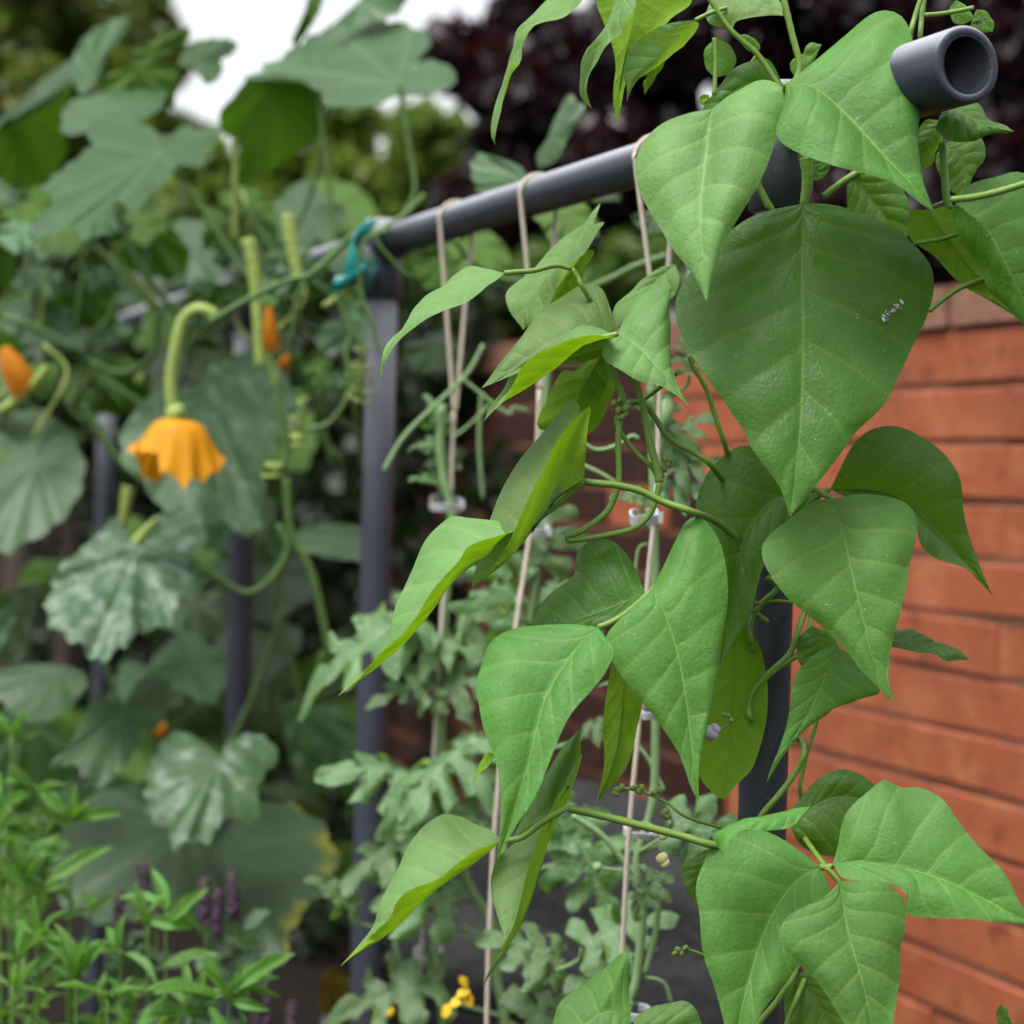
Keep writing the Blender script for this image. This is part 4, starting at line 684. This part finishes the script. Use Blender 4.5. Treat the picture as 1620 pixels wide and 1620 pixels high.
ss([(100,270),(130,360),(190,430),(260,500),(330,540)], 2.6, 4.5, name='leaf_stalk'); ss([(40,300),(90,420),(150,500),(200,540)], 2.7, 5, name='leaf_stalk'); ss([(0,500),(60,520),(130,560),(180,610),(240,650)], 2.5, 6); ss([(0,650),(30,630),(60,600),(75,580)], 2.3, 6, SSTEMP)
ss([(150,575),(180,590),(215,585),(245,555),(250,500)], 2.4, 7); ss([(130,640),(160,690),(200,740),(240,770)], 2.4, 7)
ss([(330,510),(385,478),(450,446),(494,433),(539,391),(561,372),(600,365),(640,340),(672,308)], 2.0, 4.6, SSTEM); ss([(617,365),(590,372),(572,390),(568,430),(575,480),(590,520),(600,560)], 1.98, 3.2, SSTEM); ss([(590,370),(610,400),(640,430),(655,440)], 1.97, 2.2, SSTEM)
ss([(532,455),(545,500),(555,530),(548,560),(555,600)], 2.0, 3.6, SSTEM); ss([(1055,405),(1005,422),(970,440),(935,455),(890,470)], 1.75, 5, SSTEM); ss([(720,380),(745,410),(790,440),(830,445)], 1.95, 4.5, SSTEM)
ss([(340,500),(322,490),(305,492),(288,510),(278,550),(270,600),(272,645)], 2.1, 7.5, SSTEMP, 'flower_stalk', r2=7)
ss([(453,757),(460,840),(493,907),(513,990),(522,1026),(560,1020),(600,990)], 2.2, 6); ss([(300,880),(340,910),(390,938),(430,915),(455,870),(440,830)], 2.15, 5.5); ss([(440,590),(442,650),(452,710),(450,740)], 2.1, 4.5, SSTEM, 'tendril')
ss([(485,680),(520,670),(550,630),(560,600)], 2.1, 4, SSTEM, 'tendril'); ss([(460,840),(440,950),(470,1080),(490,1200)], 2.5, 5); ss([(350,1205),(400,1100),(450,960)], 2.4, 5); ss([(190,1120),(150,980),(180,880),(200,800)], 2.4, 5)
ss([(720,1000),(500,1100),(520,1030)], 2.6, 4); ss([(490,1130),(500,1080),(510,1030)], 2.3, 4)
def coil(x, y, Z, rp, turns, L, r=2.0, mat=SSTEMP):
    a = np.linspace(0, turns*2*math.pi, int(turns*16)); c = P(x, y, Z); s = Z/FPX
    w_ = 1+.35*np.sin(a*.37+x)+.15*np.sin(a*1.3); C = np.stack([c[0]+rp*s*w_*np.cos(a)+rp*s*.5*np.sin(a*.21+y), c[1]+rp*s*w_*np.sin(a), c[2]-L*s*(a/a[-1])**1.15+rp*s*.35*np.sin(a*.5)], 1); tube('tendril', C, np.linspace(r, r*.5, len(C))/1000, mat, sq, 6)
coil(575,550,2.02,14,5,95); coil(436,738,2.1,15,2,14, 3); coil(560,590,2.02,10,3,45); coil(475,630,2.15,10,3,60); coil(468,690,2.1,9,2,14, 3)
# open flower hanging from its stalk
def trumpet(x, y, Z, Rm, H, mat, name, tilt=0, seed=3, closed=False):
    r = np.random.default_rng(seed); k = 60; n = 14; V = []; ph = r.random(4)*6
    for i in range(n):
        v = i/(n-1)
        for j in range(k):
            a = 2*math.pi*j/k; lob = .5+.5*math.cos(5*a+.6)
            rad = Rm*((.3+.62*v**.4+.14*v**3*(.3+.9*lob)) if not closed else (.2+.25*math.sin(math.pi*v*.8)*(1+.2*math.cos(5*a))))+.004*v*v*math.sin(11*a+ph[0])
            z = -H*(v*(.9+.14*lob*v))+(.017*v**3*math.sin(2*a+.4)+.005*v**3*math.sin(13*a+ph[1])+.004*v**3*math.sin(23*a) if not closed else 0)
            V.append((rad*math.cos(a), rad*math.sin(a), z))
    F = [(i*k+j, i*k+(j+1) % k, (i+1)*k+(j+1) % k, (i+1)*k+j) for i in range(n-1) for j in range(k)]
    M = np.array(Matrix.Rotation(math.radians(tilt), 3, 'Y')); return mesh(name, np.array(V) @ M.T+P(x, y, Z), F, mat, sq)
under(blob(sq, 277, 655, 2.1, .012, SSTEMP, 'calyx', (1, 1, 1.1)), trumpet(284, 664, 2.1, .048, .052, PETAL, 'flower', 4))
trumpet(5, 550, 2.3, .034, .062, PETALO, 'flower', -28, 5, True); trumpet(425, 485, 2.15, .016, .05, PETALO, 'flower', -4, 6, True); trumpet(80, 715, 2.5, .03, .04, PETALO, 'flower', -20, 7, True)
ss([(392,378),(402,430),(408,500),(410,545),(412,580)], 2.15, 8, SSTEMP, 'fruit', r2=6); ss([(455,340),(462,390),(472,440)], 2.15, 8, SSTEMP, 'fruit', r2=7); ss([(205,770),(195,820),(188,845)], 2.35, 9, SSTEMP, 'fruit', r2=5); ss([(215,860),(235,835),(250,820)], 2.13, 7, SSTEMP, 'fruit', r2=4)
for x, y, z in ((455,560,2.2), (262,1145,2.4)): trumpet(x, y, z, .011, .017, PETALO, 'flower', rng.uniform(-50, 50), int(x), True)

# ------------------------------------------------------------------ teal tie on the second post
tie = thing('plant_tie', 'teal plastic tie holding the squash stem to the second post', 'tie')
def strap(pts, Z, wmm, name):
    C = crom(pts3(pts, Z), 40); V = []; up = np.array([.3, -.15, .9])
    for i, c in enumerate(C): V += [c-up*wmm/2000, c+up*wmm/2000]
    mesh(name, V, [(2*i, 2*i+2, 2*i+3, 2*i+1) for i in range(39)], TEAL, tie).modifiers.new('thick', 'SOLIDIFY').thickness = .0016
strap([(585,365),(562,378,-1),(552,400,-2),(560,425,-2),(575,432,-1),(592,440,1)], 2.0, 30, 'band'); strap([(575,425,-2),(560,438,-2),(545,446,-3),(526,450,-3)], 2.0, 18, 'tail')

# ------------------------------------------------------------------ pepper plants, front left
G = 'pepper plants in the front row'
def pepper(label, stems, Z, seed):
    r = np.random.default_rng(seed); pl = thing('pepper_plant', label, 'plant', group=G)
    for st in stems:
        pts = [(st[0]+r.uniform(-6, 6)+st[3]*.6*0, st[1]+500), (st[0]-st[3]*.3, st[1]+260), (st[0]-st[3]*.1, st[1]+110), (st[0], st[1])]; z = Z+st[2]
        stem(pl, pts, z, 2.6, PSTEM, r2=1.2, n=20)
        C = crom([(p[0], p[1], 0) for p in pts], 30)
        for i in range(7):                                   # crown of young leaves at the tip
            a = 90+r.normal()*55; put(LAN[int(r.integers(4))], pl, frame(st[0]+r.normal()*4, st[1]+r.uniform(-4, 14), z, a, r.uniform(34, 78)*1.75/z, r.uniform(-20, 50), r.uniform(-50, 50), .6))
        for i in range(int(st[4]*.75)):
            c = C[int(29-5-r.integers(20))]; a = r.choice([20, 160, -10, 190, 45, 135])+r.normal()*22; z2 = z+r.normal()*.02
            put(LAN[int(r.integers(4))], pl, frame(c[0], c[1], z2, a, r.uniform(50, 100)*1.75/z, r.uniform(-30, 55), r.uniform(-45, 45), .65))
            if i % 3 == 0:                                   # short side shoot
                x2, y2 = c[0]+r.normal()*28, c[1]-r.uniform(30, 70); stem(pl, [(c[0], c[1]), ((c[0]+x2)/2+6, (c[1]+y2)/2+10), (x2, y2)], z2, 1.6, PSTEM, r2=.9, n=8)
                for q in range(4): put(LAN[int(r.integers(4))], pl, frame(x2, y2, z2, 90+r.normal()*60, r.uniform(35, 75)*1.75/z, r.uniform(-20, 50), r.uniform(-50, 50), .6))
pepper('tallest bright green pepper plant at the left edge of the front row', [(18,1165,.03,0,13),(62,1245,0,10,13),(112,1300,.02,12,13),(0,1280,-.03,0,11),(40,1380,-.03,0,10)], 1.85, 1)
pepper('bright green pepper plant in front of the purple basil spikes', [(235,1455,.0,10,13),(262,1440,.03,-5,10),(190,1500,-.03,0,12)], 1.75, 2)
pepper('sharpest pepper plant, lowest in the front row, with a glossy fan of leaves', [(362,1572,0,12,9),(305,1590,.0,0,7)], 1.6, 3)
pepper('low pepper plant filling the front left corner', [(60,1480,0,0,13),(120,1540,-.03,0,12),(170,1580,-.05,0,10),(20,1560,-.04,0,10)], 1.7, 4)
P4 = bpy.data.objects['pepper_plant.002']
for x, y, a, s, p, ro in ((362,1570,38,118,10,20), (350,1562,112,62,5,-20), (345,1575,160,100,25,0), (352,1580,150,125,30,10), (330,1600,170,110,30,0), (360,1575,60,55,10,30), (355,1590,80,50,30,0), (320,1610,150,95,30,0), (268,1460,48,80,5,20), (70,1400,36,118,0,15), (255,1530,25,95,15,0)):
    put(LAN[1], P4 if y > 1540 else bpy.data.objects['pepper_plant.001'] if x > 200 else bpy.data.objects['pepper_plant'], frame(x, y, 1.6 if y > 1540 else 1.74, a, s, p, ro, .6))

# ------------------------------------------------------------------ basil with purple flower spikes
def basil(label, spikes, Z, seed):
    r = np.random.default_rng(seed); pl = thing('basil_plant', label, 'plant', group='flowering basil')
    for x, y, lean in spikes:
        stem(pl, [(x-lean*3, y+400), (x-lean, y+140), (x, y)], Z, 1.8, PSTEM, r2=1, n=16); V = []; F = []
        for k in range(26):
            v = k/26; px, py = x-lean*v*.6, y+70*v
            for q in range(4):
                a = r.random()*6.28; c = P(px+7*math.cos(a), py+r.normal()*2, Z+.006*math.sin(a)); s = .0030*(.6+.6*v); b = len(V)
                V += [c+np.array(d)*s for d in ((1, 0, 0), (-1, 0, 0), (0, 1, 0), (0, -1, 0), (0, 0, 1.3), (0, 0, -1))]; F += [(b+i, b+j, b+m) for i, j, m in ((0, 2, 4), (2, 1, 4), (1, 3, 4), (3, 0, 4), (2, 0, 5), (1, 2, 5), (3, 1, 5), (0, 3, 5))]
        mesh('flower_spike', V, F, SPIKE, pl)
        for k in range(9): put(OVA[k % 2], pl, frame(x-lean*1.2+r.normal()*18, y+85+r.uniform(0, 130), Z, r.uniform(-30, 210), r.uniform(30, 60), r.uniform(-20, 50), r.uniform(-40, 40)))
basil('flowering basil with dark purple spikes behind the pepper plants', [(226,1366,-6), (190,1412,4), (250,1395,3), (366,1385,-10), (345,1410,6), (322,1390,-4)], 1.9, 1)
basil('purple basil spikes poking up at the bottom edge', [(420,1575,-4), (462,1588,3), (515,1610,2), (405,1600,0), (70,1620,0)], 1.9, 2)

# ------------------------------------------------------------------ rocks at the foot of the wall
for x, y, Z, s, lab in ((930,1420,2.25,.16,'dark grey rock in shade behind the melon vine'), (1070,1500,2.1,.13,'dark grey rock low behind the bean vine'), (860,1560,2.2,.15,'low dark rock behind the melon leaves')):
    _seed[0] += 1; r = np.random.default_rng(_seed[0]); k = 20; n = 12; V = []; c = P(x, y, Z); ph = r.random(9)*6
    for i in range(n+1):
        a = math.pi*i/n
        for j in range(k):
            b = 2*math.pi*j/k; d = np.array([math.sin(a)*math.cos(b), math.sin(a)*math.sin(b), math.cos(a)]); q = s*(1+.16*math.sin(3*d[0]+ph[0])*math.sin(4*d[1]+ph[1])+.12*math.sin(5*d[2]+ph[2])); v = c+d*q*np.array([1.1, .7, .75])
            V.append((v[0], v[1], v[2] if a < 1.9 else v[2]-(a-1.9)*c[2]/1.25))
    tag(mesh('rock', V, [(i*k+j, (i+1)*k+j, (i+1)*k+(j+1) % k, i*k+(j+1) % k) for i in range(n) for j in range(k)], ROCK), lab, 'rock', 'rocks by the wall')

# ------------------------------------------------------------------ background trees and shrubs
def foliage(name, centers, n, size, mat, parent, seed, flat=.5, aspect=.5):
    """n leaf-sized faces spread through clumps (c, radius xyz)"""
    r = np.random.default_rng(seed); cs = np.array([c for c, _ in centers]); rs = np.array([q for _, q in centers]); wt = rs.prod(1)**.66; k = r.choice(len(cs), n, p=wt/wt.sum())
    d = r.normal(size=(n, 3)); d /= np.linalg.norm(d, axis=1)[:, None]; c = cs[k]+d*rs[k]*(r.random(n)**.45)[:, None]
    a = r.normal(size=(n, 3)); a /= np.linalg.norm(a, axis=1)[:, None]; nrm = r.normal(size=(n, 3))+np.array([0, -.3, 1])*flat*2; b = np.cross(nrm, a); b /= np.linalg.norm(b, axis=1)[:, None]; cc = np.cross(a, b)
    s = size*r.uniform(.6, 1.3, n)[:, None]; V = np.stack([c-a*s, c+b*s*aspect+cc*s*.12, c+a*s, c-b*s*aspect+cc*s*.12], 1).reshape(-1, 3)
    me = bpy.data.meshes.new(name); me.vertices.add(4*n); me.vertices.foreach_set('co', V.astype(np.float32).ravel()); me.loops.add(4*n); me.loops.foreach_set('vertex_index', np.arange(4*n, dtype=np.int32))
    me.polygons.add(n); me.polygons.foreach_set('loop_start', np.arange(0, 4*n, 4, dtype=np.int32)); me.polygons.foreach_set('loop_total', np.full(n, 4, np.int32)); me.update(calc_edges=True); me.materials.append(mat)
    o = bpy.data.objects.new(name, me); COL.objects.link(o); o.parent = parent; return o
def fol_mat(name, a, b, c, trans, rough=.45, spec=.4):
    N = NT(name); g = N.n('NewGeometry'); r = g.outputs['Random Per Island']; p = N.n('TexCoord').outputs['Object']; n = N.noise(2.2, 3, p)
    k = N.mix(N.ramp(n, .35, .65), a, b); k = N.mix(N.ramp(r, .72, .95), k, c); k = N.mix(N.math('MULTIPLY', r, .5), k, (0, 0, 0), 'MIX') if False else k
    s = N.pr(k, rough, spec); tr = N.n('BsdfTranslucent'); tr.inputs[0].default_value = col(trans); mx = N.n('MixShader'); mx.inputs[0].default_value = .3; N.l(s, mx.inputs[1]); N.l(tr.outputs[0], mx.inputs[2]); return N.done(mx.outputs[0])
F_GRN = fol_mat('green_tree_leaf', (.045, .085, .014), (.11, .15, .02), (.18, .2, .03), (.2, .28, .02))
F_LIME = fol_mat('lime_leaf', (.06, .125, .014), (.13, .21, .02), (.24, .29, .04), (.22, .32, .03))
F_PUR = fol_mat('purple_leaf', (.016, .008, .011), (.026, .012, .017), (.05, .022, .03), (.04, .006, .009), .36, .55)
F_DRK = fol_mat('dark_shrub_leaf', (.016, .036, .010), (.032, .062, .015), (.06, .1, .025), (.06, .12, .012))
F_MID = fol_mat('hedge_leaf', (.03, .065, .014), (.06, .12, .02), (.12, .18, .04), (.12, .22, .02))
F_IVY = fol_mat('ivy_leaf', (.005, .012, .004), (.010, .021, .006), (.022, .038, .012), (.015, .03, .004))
def clumps(lst, r, k, spread):
    out = []
    for x, y, Z, rp, ry in lst:                      # pixel centre, depth, radii in px
        c = P(x, y, Z); R = np.array([rp/FPX*Z, .35*(rp+ry)/FPX*Z+.2, ry/FPX*Z])
        for i in range(k):
            d = r.normal(size=3); d /= np.linalg.norm(d); q = r.uniform(.25, .45); out.append((c+d*R*r.uniform(.35, 1-q*.6), R*q*r.uniform(.7, 1.2)))
    return out
def tree(name, label, cat, lst, n, size, mat, trunk, seed, group=None, k=14, aspect=.5, flat=.5):
    r = np.random.default_rng(seed); t = thing(name, label, cat, group=group); cl = clumps(lst, r, k, 1); foliage('crown', cl, n, size, mat, t, seed, flat, aspect)
    x, Z, rr = trunk; b = P(x, 810, Z); b[2] = 0; c0 = np.mean([c for c, _ in cl], 0); V, F = tube_vf(crom([b, b*.5+c0*.5+np.array([.1, 0, -.2*c0[2]*.3]), c0], 14), np.linspace(rr, rr*.4, 14), 8)
    mesh('trunk', V, F, WOOD, t)
    for i in range(0, len(cl), max(1, len(cl)//9)):
        c = cl[i][0]; s = c0+(b-c0)*r.uniform(.1, .5); tube('limb', crom([s, (s+c)/2+r.normal(size=3)*.05+np.array([0, 0, -.05]), c], 10), np.linspace(rr*.35, rr*.08, 10), WOOD, t, 6)
    return t
tree('green_tree', 'tall yellow green tree behind the far end of the trellis', 'tree', [(90,60,9,210,170), (-80,160,9,180,220), (130,210,9,150,140), (-160,-100,9,240,200), (60,-200,9,220,160)], 26000, .055, F_GRN, (30, 9, .12), 1)
tree('green_tree', 'sparse light green tree with sky showing through, beside the white gap', 'tree', [(235,150,10,90,120), (330,250,10,110,90), (240,60,10,70,80)], 5500, .05, F_GRN, (260, 10, .08), 2, k=10)
tree('lime_shrub', 'yellow green shrub glowing above the beam next to the purple tree', 'shrub', [(660,270,7,80,130), (560,330,7,110,110), (690,240,7,60,90), (480,330,7.3,100,90), (380,370,7.3,120,100), (240,370,7.3,120,100), (560,220,7.2,90,70), (450,250,7.3,110,70), (340,270,7.3,90,60)], 16500, .035, F_LIME, (600, 7, .05), 3)
tree('purple_tree', 'dark purple leaved tree behind the brick wall', 'tree', [(860,110,6,190,200), (1100,60,6,240,220), (1350,80,5.6,260,240), (1600,60,5.4,260,260), (1850,50,5.4,240,260), (1000,300,6,230,170), (1300,360,5.6,240,170), (1600,350,5.4,260,190), (820,360,6.3,150,140)], 75000, .042, F_PUR, (1250, 5.8, .14), 4, k=16, aspect=.6)
G = 'shrubs behind the trellis'
tree('dark_shrub', 'dark green shrub behind the squash vine at the far left', 'shrub', [(40,480,6.2,190,170), (-150,500,6.2,200,200), (150,600,6.4,160,160), (130,400,6.2,170,130), (260,420,6.3,150,110)], 24000, .035, F_MID, (60, 6.2, .05), 5, G)
tree('dark_shrub', 'dark green shrub between the squash flower and the second post', 'shrub', [(330,480,6.6,180,130), (480,500,6.3,150,150), (620,470,5.8,130,130), (740,500,5.4,120,120), (880,470,5.2,110,90), (1010,450,5.0,90,80)], 26000, .033, F_MID, (450, 6.4, .05), 6, G)
tree('dark_shrub', 'small yellow green shrub above the wall behind the beam', 'shrub', [(1065,240,6.0,60,50)], 700, .03, F_LIME, (1050, 6, .03), 7, G)
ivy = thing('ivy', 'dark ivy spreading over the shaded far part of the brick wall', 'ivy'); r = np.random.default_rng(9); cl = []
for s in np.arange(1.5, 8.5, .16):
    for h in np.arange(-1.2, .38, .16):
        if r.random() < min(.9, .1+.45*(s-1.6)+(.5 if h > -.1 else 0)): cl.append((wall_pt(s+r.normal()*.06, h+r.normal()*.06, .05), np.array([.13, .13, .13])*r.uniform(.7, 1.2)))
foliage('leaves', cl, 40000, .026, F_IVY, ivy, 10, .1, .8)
for s in (1.9, 2.8, 4.0): tube('stem', crom([wall_pt(s, -WZ0, .03), wall_pt(s+.1, -.9, .02), wall_pt(s-.1, -.4, .03), wall_pt(s+.15, .1, .02)], 20), np.linspace(.012, .004, 20), WOOD, ivy, 6)
